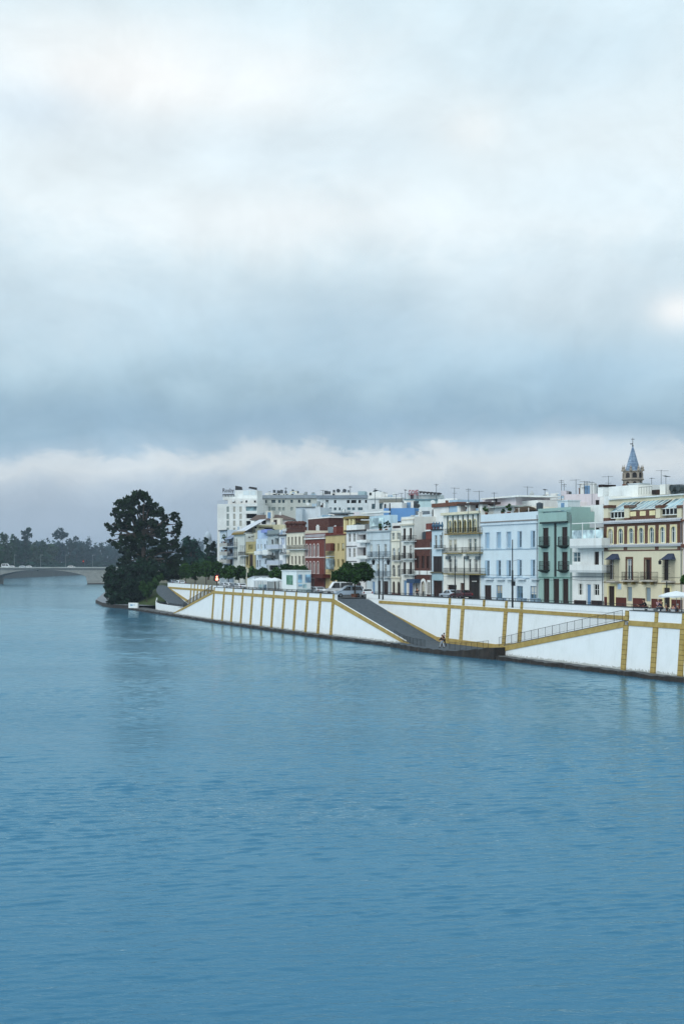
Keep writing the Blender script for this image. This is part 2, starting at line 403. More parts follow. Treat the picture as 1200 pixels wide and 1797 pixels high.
def quay_white():
    m, nt, b = new_mat('limewashed_wall')
    g = nt.new('ShaderNodeNewGeometry').outputs['Position']; sp = nt.new('ShaderNodeSeparateXYZ'); nt.l.new(g, sp.inputs[0])
    c = hexc('#e6e9ea'); n = nt.noise(g, .5, 5, .65); n2 = nt.noise(nt.mapping(g, (2.2, 2.2, .12)), 1.0, 5, .7); n3 = nt.noise(g, 4.0, 4, .65)
    col = nt.mix(nt.ramp(n, [(.45, (0, 0, 0)), (.75, (.6, .6, .6))]), c, hexc('#d8dbda'))
    col = nt.mix(nt.ramp(n2, [(.55, (0, 0, 0)), (.82, (.32, .32, .32))]), col, hexc('#a9a89f'))
    tide = nt.math('LESS_THAN', nt.math('SUBTRACT', sp.outputs[2], nt.math('MULTIPLY', n3, 1.1)), .12)   # green-brown tide mark with a ragged edge
    col = nt.mix(nt.math('MULTIPLY', tide, .55), col, hexc('#77786a')); nt.l.new(col, b.inputs['Base Color']); b.inputs['Roughness'].default_value = .9; b.inputs['Specular IOR Level'].default_value = .2
    return m
QWHITE = quay_white()
DSTONE = stone('#171411', '#3a322b', .9, False, .10)
LSTONE = stone('#3f4142', '#636667', .7)
COBBLE = stone('#2c353d', '#56616a', 2.2, False, .05)
ASPH = stone('#3b3d3f', '#505254', .5, False, .01)
PAVE = stone('#8a8883', '#a09d96', .6, False, .01)
SOIL = stone('#4b4c38', '#5f5c47', .3)
GRASSB = foliage('#28361d', '#46522f', .3)
ZF, ZST = .45, 6.3
def tf(s, z): return 1.3 + .5 * (z - ZF) / 6.5
def trear(s):
    if s >= 159: return 7.6
    if s >= 95: return 8.0
    return 5.2 + 2.8 * max(0, s - 14.6) / 80.4
def trf(s, z): return trear(s) - .5 + .5 * (z - ZF) / 6.5
def stations(pts, step=4.0):
    """(s, zlow, zhigh) key points -> the same with in-between stations"""
    out = []
    for a, b in zip(pts, pts[1:]):
        n = max(1, int(abs(b[0] - a[0]) / step))
        for i in range(n):
            f = i / n; out.append(tuple(p + (q - p) * f for p, q in zip(a, b)))
    out.append(pts[-1]); return out
def strip(mb, st, tfun, off, thick, mi=0):
    for (s0, l0, h0), (s1, l1, h1) in zip(st, st[1:]):
        if abs(s1 - s0) < 1e-4: continue
        a, b = P(s0, tfun(s0, l0) + off, l0), P(s0, tfun(s0, h0) + off, h0)
        c, d = P(s1, tfun(s1, h1) + off, h1), P(s1, tfun(s1, l1) + off, l1)
        ab, bb, cb, db = P(s0, tfun(s0, h0) + off + thick, l0), P(s0, tfun(s0, h0) + off + thick, h0), P(s1, tfun(s1, h1) + off + thick, h1), P(s1, tfun(s1, h1) + off + thick, l1)
        mb.face([a, d, c, b], mi); mb.face([b, c, cb, bb], mi); mb.face([ab, bb, cb, db], mi); mb.face([a, ab, db, d], mi)
        mb.face([a, b, bb, ab], mi); mb.face([d, db, cb, c], mi)
def pilaster(parent, s, w, z0, z1, tfun, off=.13, mat=None):
    mb = MB(); strip(mb, [(s - w / 2, z0, z1), (s + w / 2, z0, z1)], tfun, -off, off + .04)
    return mb.build('pilaster', mat or YELLOW, parent)
def make_wall(label, face, bands, pil, posts, tfun, origin, thick=.5, tops=None):
    root = empty('embankment_wall', (0, 0, 0))
    tag(root, label, 'embankment wall', None, 'thing')
    mb = MB(); strip(mb, stations(face), tfun, 0, thick); mb.build('wall_face', QWHITE, root)
    for b in bands:
        mb = MB(); strip(mb, stations(b), tfun, -.09, .13); mb.build('string_course', OCHRE, root)
    for s, z0, z1 in pil: pilaster(root, s, .78, z0, z1, tfun, .17)
    for s, z0, z1 in posts: pilaster(root, s, .5, z0, z1, tfun, .13)
    for tcap in (tops or []):
        mb = MB(); strip(mb, stations(tcap), tfun, -.06, thick + .12); mb.build('coping', LSTONE, root)
    return root
# right-hand front wall with the triangle under the stair ramp
def sx(x, t=1.55): return solve_s(x, t)
sR = sx(1097)
pf = [sx(1097), sx(1149), sx(1197), sx(1246)]
make_wall('tall white embankment wall with ochre pilasters, at the end near the parasol',
          [(-14, ZF, 6.85), (sR - .4, ZF, 6.85)],
          [[(-14, 5.25, 5.8), (sR - .4, 5.25, 5.8)]],
          [(s, ZF - .05, 5.3) for s in pf], [(s, 5.8, 6.86) for s in pf], tf, None, .5, [[(-14, 6.85, 6.93), (sR - .4, 6.85, 6.93)]])
ramp_b = [(48, .62), (38, 1.65), (sR, 5.72), (11, 6.25)]
make_wall('white triangular wall edged in ochre under the railed ramp',
          [(sR + .4, ZF, 5.66), (38, ZF, 1.6), (41, ZF, .7)],
          [[(sR + .4, 5.05, 5.7), (38, 1.0, 1.66), (40.6, ZF + .03, .8)]], [], [], tf, None, .4,
          [[(sR + .4, 5.70, 5.80), (38, 1.66, 1.76)]])
# front wall along the middle, with ten bays, and the slopes of the two ramps at its ends
sm = [sx(x) for x in (375, 392.6, 408.4, 425.2, 442.3, 460.7, 479, 498.7, 518.3, 538.9, 560.8, 583.5)]
sA, sL = sm[-1], sm[0]
make_wall('long white embankment wall split into eleven bays by ochre pilasters',
          [(sA - .3, ZF, 7.0), (sL + .3, ZF, 7.0)],
          [[(sA - .3, 5.75, 6.3), (sL + .3, 5.75, 6.3)]],
          [(s, ZF - .05, 5.8) for s in sm], [(s, 6.3, 7.01) for s in sm], tf, None, .5, [[(sA - .3, 7.0, 7.07), (sL + .3, 7.0, 7.07)]])
make_wall('white triangular wall with ochre edge below the wide cobbled ramp',
          [(66, ZF, .9), (sA - .3, ZF, 6.15)],
          [[(64, ZF + .03, .62), (66, ZF + .02, .95), (sA - .3, 5.5, 6.2)]], [], [], tf, None, .4)
make_wall('white triangular wall below the far railed ramp, beside the curved low wall',
          [(sL + .3, ZF, 6.25), (187, ZF, 2.0), (196, ZF, .6)],
          [[(sL + .3, 5.8, 6.3), (187, 1.6, 2.05), (195.8, ZF + .02, .65)]], [], [], tf, None, .4,
          [[(sL + .3, 6.3, 6.38), (187, 2.05, 2.13)]])
# rear walls behind the ramps
def sxr(x): 
    s = 50
    for _ in range(12): s = solve_s(x, trear(s) - .25)
    return s
rp = [sxr(x) for x in (787, 811, 886, 913)]; rpost = sxr(847)
make_wall('white wall set back behind the wide cobbled ramp, topped by a parapet',
          [(sR - 1.5, .4, 7.0), (sA + 1.0, .4, 7.0)],
          [[(sR - 1.5, 5.6, 6.05), (88, 5.6, 6.05)], [(48, .62, 1.25), (66, .62, 1.35)], [(66.02, .9, 1.36), (84, 3.9, 4.45), (90, 5.0, 5.5)], [(40, 1.4, 1.9), (47.98, .62, 1.25)]],
          [(s, .5, 5.6) for s in rp], [(s, 6.1, 7.01) for s in rp + [rpost]], trf, None, .5, [[(sR - 1.5, 7.0, 7.07), (sA - 2.0, 7.0, 7.07)]])
rl = [sxr(x) for x in (334.7, 340.4, 346.3, 352.4, 358.7, 364.7, 371)]
make_wall('short white wall with close ochre pilasters behind the far ramp',
          [(sL, 1.8, 7.05), (230, 1.8, 7.05)],
          [[(sL, 5.6, 6.05), (229, 5.6, 6.05)], [(206, 2.6, 3.2), (229.5, 5.5, 6.0)]],
          [(s, 1.9, 5.65) for s in rl], [(s, 6.05, 7.06) for s in rl], trf, None, .4, [[(sL, 7.05, 7.12), (230, 7.05, 7.12)]])
# low curved wall of the far landing
def tlow(s, z): return 2.6 + (max(0, s - 218) / 9.0) ** 2 * 1.2
make_wall('low curved white wall round the far landing beside the shrubs', [(186, .5, 2.0), (218, .5, 2.15), (224, .5, 2.5), (229, .6, 3.3)], [], [], [], tlow, None, .3)
def sheet(name, st, mat, kind='structure', front=None):
    """st: (s, t_out, z_out, t_in, z_in); front: lower z of a vertical outer face"""
    mb = MB()
    for a, b in zip(st, st[1:]):
        if abs(a[0] - b[0]) < 1e-4: continue
        p = [P(a[0], a[1], a[2]), P(b[0], b[1], b[2]), P(b[0], b[3], b[4]), P(a[0], a[3], a[4])]
        mb.face([p[0], p[3], p[2], p[1]], 0)
        if front is not None:
            q0, q1 = P(a[0], a[1] - .12, front), P(b[0], b[1] - .12, front)
            mb.face([q0, p[0], p[1], q1], min(1, len(mat) - 1) if isinstance(mat, list) else 0)
    if front is not None:
        for a in (st[0], st[-1]):
            mb.face([P(a[0], a[1] - .12, front), P(a[0], a[1], a[2]), P(a[0], min(a[3], a[1] + 4), a[4]), P(a[0], min(a[3], a[1] + 4), front)], min(1, len(mat) - 1) if isinstance(mat, list) else 0)
    return tag(mb.build(name, mat), kind=kind)
def jag(s): return .14 * math.sin(s * 1.7) + .10 * math.sin(s * .61 + 1) + .06 * math.sin(s * 4.3)
led = []
for i in range(0, 521):
    s = -16 + i * .5; led.append((s, jag(s), ZF + .06 * math.sin(s * .9) + .04 * math.sin(s * 3.1), 1.9 + (2.0 if s > 186 else 0), ZF + .03))
sheet('quay_ledge', led, [LSTONE, DSTONE], front=-1.2)
lan = []
for i in range(0, 61):
    s = 37.5 + i * .5; bul = math.sin(math.pi * min(1, max(0, (s - 37.5) / 30)))
    lan.append((s, -.25 - 1.5 * bul + jag(s) * .8, .60 + .05 * math.sin(s * 2.3) + (0.95 * max(0, (47.5 - s) / 10) ** 1.3), trear(s), .62 + (0.95 * max(0, (47.5 - s) / 10) ** 1.3)))
sheet('landing_platform', lan, [COBBLE, DSTONE], front=-1.2)
def ramp_sheet(name, pts, tout, tin):
    st = [(s, tout(s), z, tin(s), z) for s, z, _ in stations([(a, b, 0) for a, b in pts], 2.0)]
    return sheet(name, st, COBBLE)
ramp_sheet('cobbled_ramp', [(64, .64), (66, .8), (sA, 6.15), (101, 6.29)], lambda s: 1.62 if s < 96 else 2.3, lambda s: trear(s))
ramp_sheet('cobbled_ramp', [(38, 1.56), (sR, 5.64), (10.5, 6.28)], lambda s: 1.65 if s > sR else 2.3, lambda s: trear(s) if s > sR - 1 else 5.2)
ramp_sheet('cobbled_ramp', [(155, 6.28), (sL, 6.2), (187, 1.95), (194, 1.95)], lambda s: 1.7 if s > sL + .5 else 2.3, lambda s: trear(s))
ramp_sheet('cobbled_ramp', [(186, 1.93), (206, 2.2), (231, 6.2), (236, 6.3)], lambda s: tlow(s, 0) + .2, lambda s: trear(s))
def tin(s):
    if s < sR: return 1.9
    if s < sA + 2: return trear(s) - .1
    if s < sL: return 1.9
    return trear(s) - .1
ss = [-40, sR - .01, sR + .01] + list(range(20, 95, 6)) + [sA + 1.99, sA + 2.01] + list(range(102, 158, 6)) + [sL - .01, sL + .01] + list(range(166, 246, 6))
sheet('street', [(s, tin(s) + (2.6 if s > sR else 0), ZST, 19.0, ZST) for s in ss], ASPH)
sheet('street', [(s, 2.2, ZST - .004, 5.4, ZST - .004) for s in (-40, 0, 10.4)], PAVE)
sheet('pavement', [(s, 14.9, ZST + .12, 18.2, ZST + .12) for s in range(-40, 246, 6)], PAVE, front=ZST)
sheet('pavement', [(s, trear(s) - .1, ZST + .02, trear(s) + 2.7, ZST + .02) for s in [sR + .1] + list(range(20, 95, 6)) + [sA + 1]], PAVE)
sheet('pavement', [(s, 1.75, ZST + .02, 5.0, ZST + .02) for s in range(102, 156, 6)], PAVE)
# land behind, to the horizon, and the bank downstream
bank = [P(242, 1.5), Vector((-61, 380, 0)), Vector((-67, 398, 0)), Vector((-74, 428, 0)), Vector((-86, 512, 0)), Vector((-102, 624, 0)), Vector((-135, 812, 0)), Vector((-150, 1000, 0)), Vector((-168, 1400, 0)), Vector((-175, 2900, 0))]
mb = MB(); gs_ = []
for s in [-60] + list(range(-40, 246, 10)): 
    e = P(s, 9.2, 6.08); f = e + N * 2200; f.x = min(f.x, 2450); gs_.append((e, f))
for p in bank[1:]:
    e = Vector((p.x + 18, p.y + 5, 6.08)); f = Vector((2450, max(gs_[-1][1].y + 40, p.y), 6.08)); gs_.append((e, f))
for (a, b), (c, d) in zip(gs_, gs_[1:]): mb.face([a, b, d, c])
tag(mb.build('ground', SOIL), kind='structure')
mb = MB(); m2 = MB()
inn = lambda p, d, z: Vector((p.x + d * .95, p.y + d * .3, z))
for p, q in zip(bank, bank[1:]):
    a, b = Vector((p.x, p.y, .95)), Vector((q.x, q.y, .95)); a0, b0 = Vector((p.x - .2, p.y, -1.2)), Vector((q.x - .2, q.y, -1.2))
    mb.face([a0, a, b, b0], 1); mb.face([a, inn(p, 5, .97), inn(q, 5, .97), b], 0)
    m2.face([inn(p, 5, .97), inn(p, 19, 6.1), inn(q, 19, 6.1), inn(q, 5, .97)])
tag(mb.build('riverside_path', [stone('#6a7077', '#858c92', .5), DSTONE]), kind='structure')
tag(m2.build('grass_bank', GRASSB), kind='structure')
mb = MB()
lb = [(-262, 300), (-264, 700), (-266, 1100), (-262, 1500), (-250, 1900), (-235, 2400), (-225, 2900)]
for (x0, y0), (x1, y1) in zip(lb, lb[1:]):
    mb.face([(x0, y0, -1), (x0 - 1, y0, 6), (x1 - 1, y1, 6), (x1, y1, -1)], 0); mb.face([(x0 - 1, y0, 6), (-2450, y0, 6), (-2450, y1, 6), (x1 - 1, y1, 6)], 1)
tag(mb.build('far_bank', [stone('#3a3f3d', '#555a55', .2), SOIL]), kind='structure')
# ---------------------------------------------------------------- railings
def railing(label, path, h, post=1.1, bar=.16, r=.021, group=None, mat=IRON):
    """path: list of points; posts, a top and a bottom rail and thin bars between"""
    root = empty('iron_railing', (0, 0, 0)); tag(root, label, 'railing', group)
    mr, mbz = MB(), MB()
    up = Vector((0, 0, h)); npost = 0
    for k, (a, b) in enumerate(zip(path, path[1:])):
        n = max(1, int((b - a).length / post + .5))
        for i in range(0 if k == 0 else 1, n + 1):
            p = a.lerp(b, i / n); mp = MB(); mp.tube(p - up * .05, p + up * 1.03, r * 1.5, n=4)
            if npost < 98: mp.build('post', mat, root); npost += 1
        mr.tube(a + up, b + up, r * 1.3, n=4); mr.tube(a + up * .12, b + up * .12, r, n=4)
        n = max(1, int((b - a).length / bar))
        for i in range(n):
            p = a.lerp(b, i / n); mbz.tube(p + up * .12, p + up, r * .38, n=3, caps=False)
    o = mr.build('rail_frame', mat, root); mbz.build('bar_grille', mat, root)
    return root
railing('iron railing climbing the ramp edged in ochre', [P(s, 1.55, z) for s, z, _ in stations([(39.5, 1.55, 0), (38, 1.76, 0), (sR + .6, 5.78, 0)], 3)], 1.1, 1.35)
railing('low iron railing along the landing by the two walkers', [P(s, .1, .95 * max(0, (47.5 - s) / 10) ** 1.3 + .62) for s in (50, 47, 44, 41, 39.6)], .95, 1.5)
railing('short iron railing at the foot of the wide ramp', [P(69.5, 1.4, 1.3), P(66, 1.2, .75), P(61, .2, .62), P(56, -.5, .62)], .95, 1.6)
railing('iron railing on the far ramp beside the curved low wall', [P(s, 1.6, z) for s, z, _ in stations([(sL + 1, 6.25, 0), (187, 2.1, 0)], 3)], 1.1, 1.6, .2, .035)
railing('dark fence along the far landing above the curved low wall', [P(s, tlow(s, 0) + .15, 2.1 + max(0, s - 212) * .02) for s in range(187, 223, 5)], .5, 2.2, .25, .035)
railing('black iron railing on the parapet behind the wide ramp', [P(s, trear(s) - .02, 7.07) for s in [sR + .5] + list(range(20, 93, 5))], .32, 2.0, .2, .03)
railing('black iron railing on the parapet beside the parasol terrace', [P(s, 1.95, 6.93) for s in (-13, -7, -1, 5, sR - .8)], .30, 2.0, .2, .028)
railing('black iron railing on the parapet in front of the white kiosk', [P(s, 1.95, 7.07) for s in [sA + .6] + list(range(100, 160, 5))], .34, 2.2, .22, .04)
mb = MB()
q = at(235, 1067, 363)
b0 = empty('white_barrier', (q.x, q.y, .5), -.5); tag(b0, 'low white block with a blue mark at the water beside dark shrubs', 'barrier')
mb.box(-1.45, 1.45, -.25, .25, 0, 1.35); mb.build('block', WHITE, b0)
mb = MB(); mb.box(-.9, -.1, -.262, -.252, .55, .95); mb.box(.15, .5, -.262, -.252, .7, .9); mb.build('blue_mark', paint('#7fa6c4'), b0)
# ---------------------------------------------------------------- houses
class House:
    """A building whose front runs between two directions (photo columns) at inland offset t, or between two given points."""
    def __init__(h, name, label, xl, xr, ytop, wall, t=17.5, xref=None, depth=11, z0=ZST, PL=None, PR=None, cat='house', group=None, parapet=.9, gap=.015, ztop=None):
        if PL is None:
            PL, PR = P(solve_s(xl, t), t), P(solve_s(xr, t), t)
        h.PL, h.PR = PL.copy(), PR.copy(); h.PL.z = h.PR.z = 0
        h.ex = (h.PR - h.PL); h.w = h.ex.length; h.ex.normalize(); h.ey = Vector((-h.ex.y, h.ex.x, 0))
        h.gap = gap; h.z0 = z0; h.wall = wall; h.depth = depth; h.ops = []; h.jobs = []
        xref = xl if xref is None else xref
        h.z1 = (h.z(xref, ytop) if ztop is None else ztop); h.parapet = parapet
        h.root = empty(name, (h.PL.x, h.PL.y, z0), math.atan2(h.ex.y, h.ex.x))
        tag(h.root, label, cat, group, 'thing'); h.extra = MB()
    def hit(h, x, d=0.0):
        k = (x - CX) / F; p = h.PL + h.ey * d
        a = (k * p.y - p.x) / (h.ex.x - k * h.ex.y)
        return a, p.y + a * h.ex.y
    def lx(h, x, d=0.0): return h.hit(x, d)[0]
    def z(h, x, y, d=0.0): return CAMH - (y - HY) * h.hit(x, d)[1] / F
    # --- openings
    def open_m(h, x0, x1, z0, z1, style='sash', arch=False, frame=None, pane=None, sur=None, rec=.2, surw=.14, name=None):
        x0 = max(.12, x0); x1 = min(h.w - .12, x1); z0 = max(h.z0 + .02, z0); z1 = min(h.z1 - .1, z1)
        if x1 - x0 < .15 or z1 - z0 < .15: return
        h.ops.append((x0, x1, z0, z1, arch, rec)); h.jobs.append((x0, x1, z0, z1, style, arch, frame, pane, sur, rec, surw, name))
    def op(h, xc, wpx, yt, yb, style='sash', xref=None, **k):
        xr = xc if xref is None else xref
        h.open_m(h.lx(xc - wpx / 2), h.lx(xc + wpx / 2), h.z(xr, yb), h.z(xr, yt), style, **k)
    def row(h, xs, wpx, yt, yb, style='sash', xref=None, **k):
        for x in xs: h.op(x, wpx, yt, yb, style, xref, **k)
    # --- solid parts given in photo rows and columns at a depth in front of (negative) or behind the front
    def slab(h, name, x0, x1, yt, yb, d0, d1, mat, xref=None, parent=None, label=None):
        xr = x0 if xref is None else xref
        mb = MB(); za, zb = h.z(xr, yb, d0) - h.z0, h.z(xr, yt, d0) - h.z0
        mb.box(h.lx(x0, d0), h.lx(x1, d0), d0, d1, za, zb)
        o = mb.build(name, mat, parent or h.root)
        if label: o['label'] = label
        return o
    def slab_m(h, name, x0, x1, z0, z1, d0, d1, mat, parent=None):
        mb = MB(); mb.box(x0, x1, d0, d1, z0 - h.z0, z1 - h.z0); return mb.build(name, mat, parent or h.root)
    def band(h, yt, yb, xref, mat, proj=.15, name='cornice', x0=None, x1=None):
        a = .0 if x0 is None else h.lx(x0); b = h.w if x1 is None else h.lx(x1)
        return h.slab_m(name, a + h.gap, b - h.gap, h.z(xref, yb), h.z(xref, yt), -proj, .02, mat)
    def balcony(h, x0, x1, yt, yb, xref=None, proj=.8, mat=None, slabmat=None, solid=None, slab_h=.16, bar=.17):
        """yt: row of the hand rail, yb: row of the slab's underside, both at the front"""
        xr = (x0 + x1) / 2 if xref is None else xref
        a, b = h.lx(x0, -proj), h.lx(x1, -proj); zb, zt = h.z(xr, yb, -proj) - h.z0, h.z(xr, yt, -proj) - h.z0
        mb = MB(); mb.box(a, b, -proj, -.003, zb, zb + slab_h); bal = mb.build('balcony', slabmat or GREYW, h.root)
        mb = MB(); z = zb + slab_h
        if solid:
            mb.box(a, b, -proj, -proj + .12, z - .01, zt); mb.box(a, a + .12, -proj + .12, -.003, z - .01, zt); mb.box(b - .12, b, -proj + .12, -.003, z - .01, zt)
            mb.build('parapet', solid, bal); return bal
        mat = mat or IRON; p = proj - .04
        c = [(a + .04, -.02), (a + .04, -p), (b - .04, -p), (b - .04, -.02)]
        for (q0, q1) in zip(c, c[1:]):
            L = math.hypot(q1[0] - q0[0], q1[1] - q0[1]); n = max(1, int(L / bar))
            mb.tube((*q0, zt), (*q1, zt), .032, n=4); mb.tube((*q0, z + .08), (*q1, z + .08), .025, n=4); mb.tube((*q0, z + (zt - z) * .45), (*q1, z + (zt - z) * .45), .018, n=3)
            for i in range(n + 1):
                f = i / n; x, y = q0[0] + (q1[0] - q0[0]) * f, q0[1] + (q1[1] - q0[1]) * f
                mb.tube((x, y, z), (x, y, zt), .017, n=3, caps=False)
        mb.build('railing_grille', mat, bal); return bal
    def finish(h):
        g, w, D, zt, z0 = h.gap, h.w, h.depth, h.z1, h.z0
        mb = h.extra
        xs = sorted({round(g, 4), round(w - g, 4)} | {round(o[i], 4) for o in h.ops for i in (0, 1)})
        zs = sorted({round(z0, 4), round(zt, 4)} | {round(o[i], 4) for o in h.ops for i in (2, 3)})
        for a, b in zip(xs, xs[1:]):
            if b - a < 1e-3: continue
            for c, d in zip(zs, zs[1:]):
                if d - c < 1e-3: continue
                mx, mz = (a + b) / 2, (c + d) / 2
                if any(o[0] < mx < o[1] and o[2] < mz < o[3] for o in h.ops): continue
                mb.face([(a, 0, c - z0), (b, 0, c - z0), (b, 0, d - z0), (a, 0, d - z0)])
        for (a, b, c, d, arch, rec) in h.ops:
            c -= z0; d -= z0
            mb.face([(a, 0, c), (b, 0, c), (b, rec, c), (a, rec, c)]); mb.face([(a, 0, c), (a, rec, c), (a, rec, d), (a, 0, d)])
            mb.face([(b, 0, c), (b, 0, d), (b, rec, d), (b, rec, c)]); mb.face([(a, 0, d), (a, rec, d), (b, rec, d), (b, 0, d)])
            if arch:
                r = (b - a) / 2; m = (a + b) / 2; n = 10
                pt = [(m - r * math.cos(math.pi * i / n), d - r + r * math.sin(math.pi * i / n)) for i in range(n + 1)]
                for (xa, za), (xb, zb) in zip(pt, pt[1:]):
                    mb.face([(xa, .0, za), (xb, .0, zb), (xb, .0, d), (xa, .0, d)]); mb.face([(xa, .0, za), (xa, rec, za), (xb, rec, zb), (xb, .0, zb)])
        HOUSES.append(h)
        H = zt - z0; pz = H - h.parapet
        mb.face([(g, 0, 0), (g, 0, H), (g, D, H), (g, D, 0)]); mb.face([(w - g, 0, 0), (w - g, D, 0), (w - g, D, H), (w - g, 0, H)])
        mb.face([(g, D, 0), (g, D, H), (w - g, D, H), (w - g, D, 0)])
        t = .22   # parapet ring and roof terrace
        mb.face([(g, 0, H), (w - g, 0, H), (w - g - t, t, H), (g + t, t, H)]); mb.face([(g, D, H), (g + t, D - t, H), (w - g - t, D - t, H), (w - g, D, H)])
        mb.face([(g, 0, H), (g + t, t, H), (g + t, D - t, H), (g, D, H)]); mb.face([(w - g, 0, H), (w - g, D, H), (w - g - t, D - t, H), (w - g - t, t, H)])
        for q0, q1 in (((g + t, t), (w - g - t, t)), ((w - g - t, t), (w - g - t, D - t)), ((w - g - t, D - t), (g + t, D - t)), ((g + t, D - t), (g + t, t))):
            mb.face([(*q0, pz), (*q0, H), (*q1, H), (*q1, pz)])
        mb.build('wall', h.wall, h.root)
        if h.depth >= 12 and h.z0 == ZST:      # rainwater pipe down one corner, and a slack cable along the front
            dp = MB(); dp.tube((w - .22, -.07, .05), (w - .22, -.07, H - .5), .055, n=6)
            for q in range(1, 5): dp.box(w - .31, w - .13, -.09, .0, H * q / 5, H * q / 5 + .06)
            dp.build('drainpipe', paint('#7d8486', .5), h.root)
            cb = MB(); zc = 3.4 + (H * 7) % .8
            for q in range(8): cb.tube((.05 + (w - .1) * q / 8, -.035, zc - .12 * math.sin(math.pi * q / 8)), (.05 + (w - .1) * (q + 1) / 8, -.035, zc - .12 * math.sin(math.pi * (q + 1) / 8)), .018, n=4)
            cb.build('cable', IRON, h.root)
        rf = MB(); rf.face([(g + t, t, pz), (w - g - t, t, pz), (w - g - t, D - t, pz), (g + t, D - t, pz)]); rf.build('roof', ROOFM, h.root)
        for j in h.jobs: h.window(*j)
        return h
    def window(h, x0, x1, z0, z1, style, arch, frame, pane, sur, rec, surw, name):
        z0 -= h.z0; z1 -= h.z0; y = rec - .05
        w, t = x1 - x0, .07
        isdoor = style in ('door', 'wood', 'shop')
        base = name or ('door' if isdoor else 'window')
        fm = frame or (BFRAME if style in ('wood',) else WFRAME)
        mb = MB()
        if style == 'wood' or style == 'door':
            mb.box(x0, x1, y + .03, y + .1, z0, z1)
            n = 2 if w > .7 else 1
            for i in range(n):
                a = x0 + w * i / n + .1; b = x0 + w * (i + 1) / n - .1
                for c, d in ((.06, .46), (.52, .94)):
                    mb.box(a, b, y, y + .032, z0 + (z1 - z0) * c, z0 + (z1 - z0) * d)
            o = mb.build(base, pane or DARKWOOD, h.root)
        elif style == 'louvre':
            n = max(6, int((z1 - z0) / .16))
            mb.box(x0, x1, y + .06, y + .1, z0, z1)
            for i in range(n):
                za = z0 + (z1 - z0) * i / n
                mb.box(x0 + .05, x1 - .05, y + .01, y + .061, za + .02, za + .095)
            o = mb.build(base, pane or GFRAME, h.root)
        elif style == 'dark':
            mb.box(x0, x1, y + .06, y + .1, z0, z1); o = mb.build(base, pane or GLASS, h.root)
        else:
            mb.box(x0, x1, y + .05, y + .09, z0, z1); o = mb.build(base, pane or GLASS, h.root)
        if style not in ('dark', 'louvre'):
            f = MB(); yy = y - .01
            f.box(x0, x0 + t, yy, yy + .07, z0, z1); f.box(x1 - t, x1, yy, yy + .07, z0, z1)
            f.box(x0 + t, x1 - t, yy, yy + .07, z1 - t, z1)
            if not isdoor: f.box(x0 + t, x1 - t, yy, yy + .07, z0, z0 + t)
            if style in ('sash', 'french', 'half'):
                f.box((x0 + x1) / 2 - .035, (x0 + x1) / 2 + .035, yy, yy + .07, z0 + t, z1 - t)
                k = .3 if style == 'french' else .5
                f.box(x0 + t, (x0 + x1) / 2 - .035, yy + .01, yy + .06, z1 - (z1 - z0) * k, z1 - (z1 - z0) * k + .05)
                f.box((x0 + x1) / 2 + .035, x1 - t, yy + .01, yy + .06, z1 - (z1 - z0) * k, z1 - (z1 - z0) * k + .05)
            f.build('frame', fm, o)
        if style in ('sash', 'french') and WR.random() < .4:      # curtains and half-drawn blinds behind the panes
            cu = MB(); cy = y + .03
            if WR.random() < .5: cu.box(x0 + t, x1 - t, cy, cy + .015, z1 - (z1 - z0) * WR.uniform(.25, .7), z1 - t)
            else:
                q = WR.choice((0, 1)); xa, xb = (x0 + t, (x0 + x1) / 2 - .04) if q else ((x0 + x1) / 2 + .04, x1 - t); cu.box(xa, xb, cy, cy + .015, z0 + t, z1 - t)
            cu.build('curtain', CURT[WR.randrange(3)], o)
        if style == 'half':      # one leaf of the outside shutters closed
            s = MB(); s.box(x0 + .01, (x0 + x1) / 2 - .02, .0, .05, z0 + .02, z1 - .02)
            n = max(5, int((z1 - z0) / .2))
            for i in range(n): s.box(x0 + .05, (x0 + x1) / 2 - .06, -.015, .001, z0 + .05 + (z1 - z0 - .1) * i / n, z0 + .05 + (z1 - z0 - .1) * (i + .6) / n)
            s.build('shutter', GFRAME if frame is None else frame, o)
        if sur:
            f = MB(); p = -.04; q = surw
            f.box(x0 - q, x0 - .005, p, .01, z0, z1 - ((x1 - x0) / 2 if arch else 0)); f.box(x1 + .005, x1 + q, p, .01, z0, z1 - ((x1 - x0) / 2 if arch else 0))
            if arch:
                r0 = w / 2 + .005; r1 = w / 2 + q; m = (x0 + x1) / 2; zc = z1 - w / 2; n = 10
                for i in range(n):
                    a, b = math.pi * i / n, math.pi * (i + 1) / n
                    pr = [(m - r0 * math.cos(a), zc + r0 * math.sin(a)), (m - r1 * math.cos(a), zc + r1 * math.sin(a)), (m - r1 * math.cos(b), zc + r1 * math.sin(b)), (m - r0 * math.cos(b), zc + r0 * math.sin(b))]
                    f.prism(pr, p, .01, 'y')
            else: f.box(x0 - q, x1 + q, p, .01, z1 + .002, z1 + q)
            if not isdoor: f.box(x0 - q - .05, x1 + q + .05, p - .05, .01, z0 - .1, z0 - .004)
            f.build('surround', sur, o)
    # --- extra blocks on the roof (set back), railings, tiled eaves
    def eave(h, yt, yb, xref, mat, proj=.35, x0=None, x1=None):
        a = 0 if x0 is None else h.lx(x0); b = h.w if x1 is None else h.lx(x1)
        zb, zt = h.z(xref, yb) - h.z0, h.z(xref, yt) - h.z0
        mb = MB()
        n = max(3, int((b - a) / .34))
        for i in range(n):      # rounded tile ends
            x = a + (b - a) * (i + .5) / n
            mb.tube((x, -proj, zb + .07), (x, .02, zt), .085, .085, 6)
        mb.box(a + .02, b - .02, -proj + .06, .02, zb - .06, zb + .04)
        return mb.build('tiled_eave', mat, h.root)
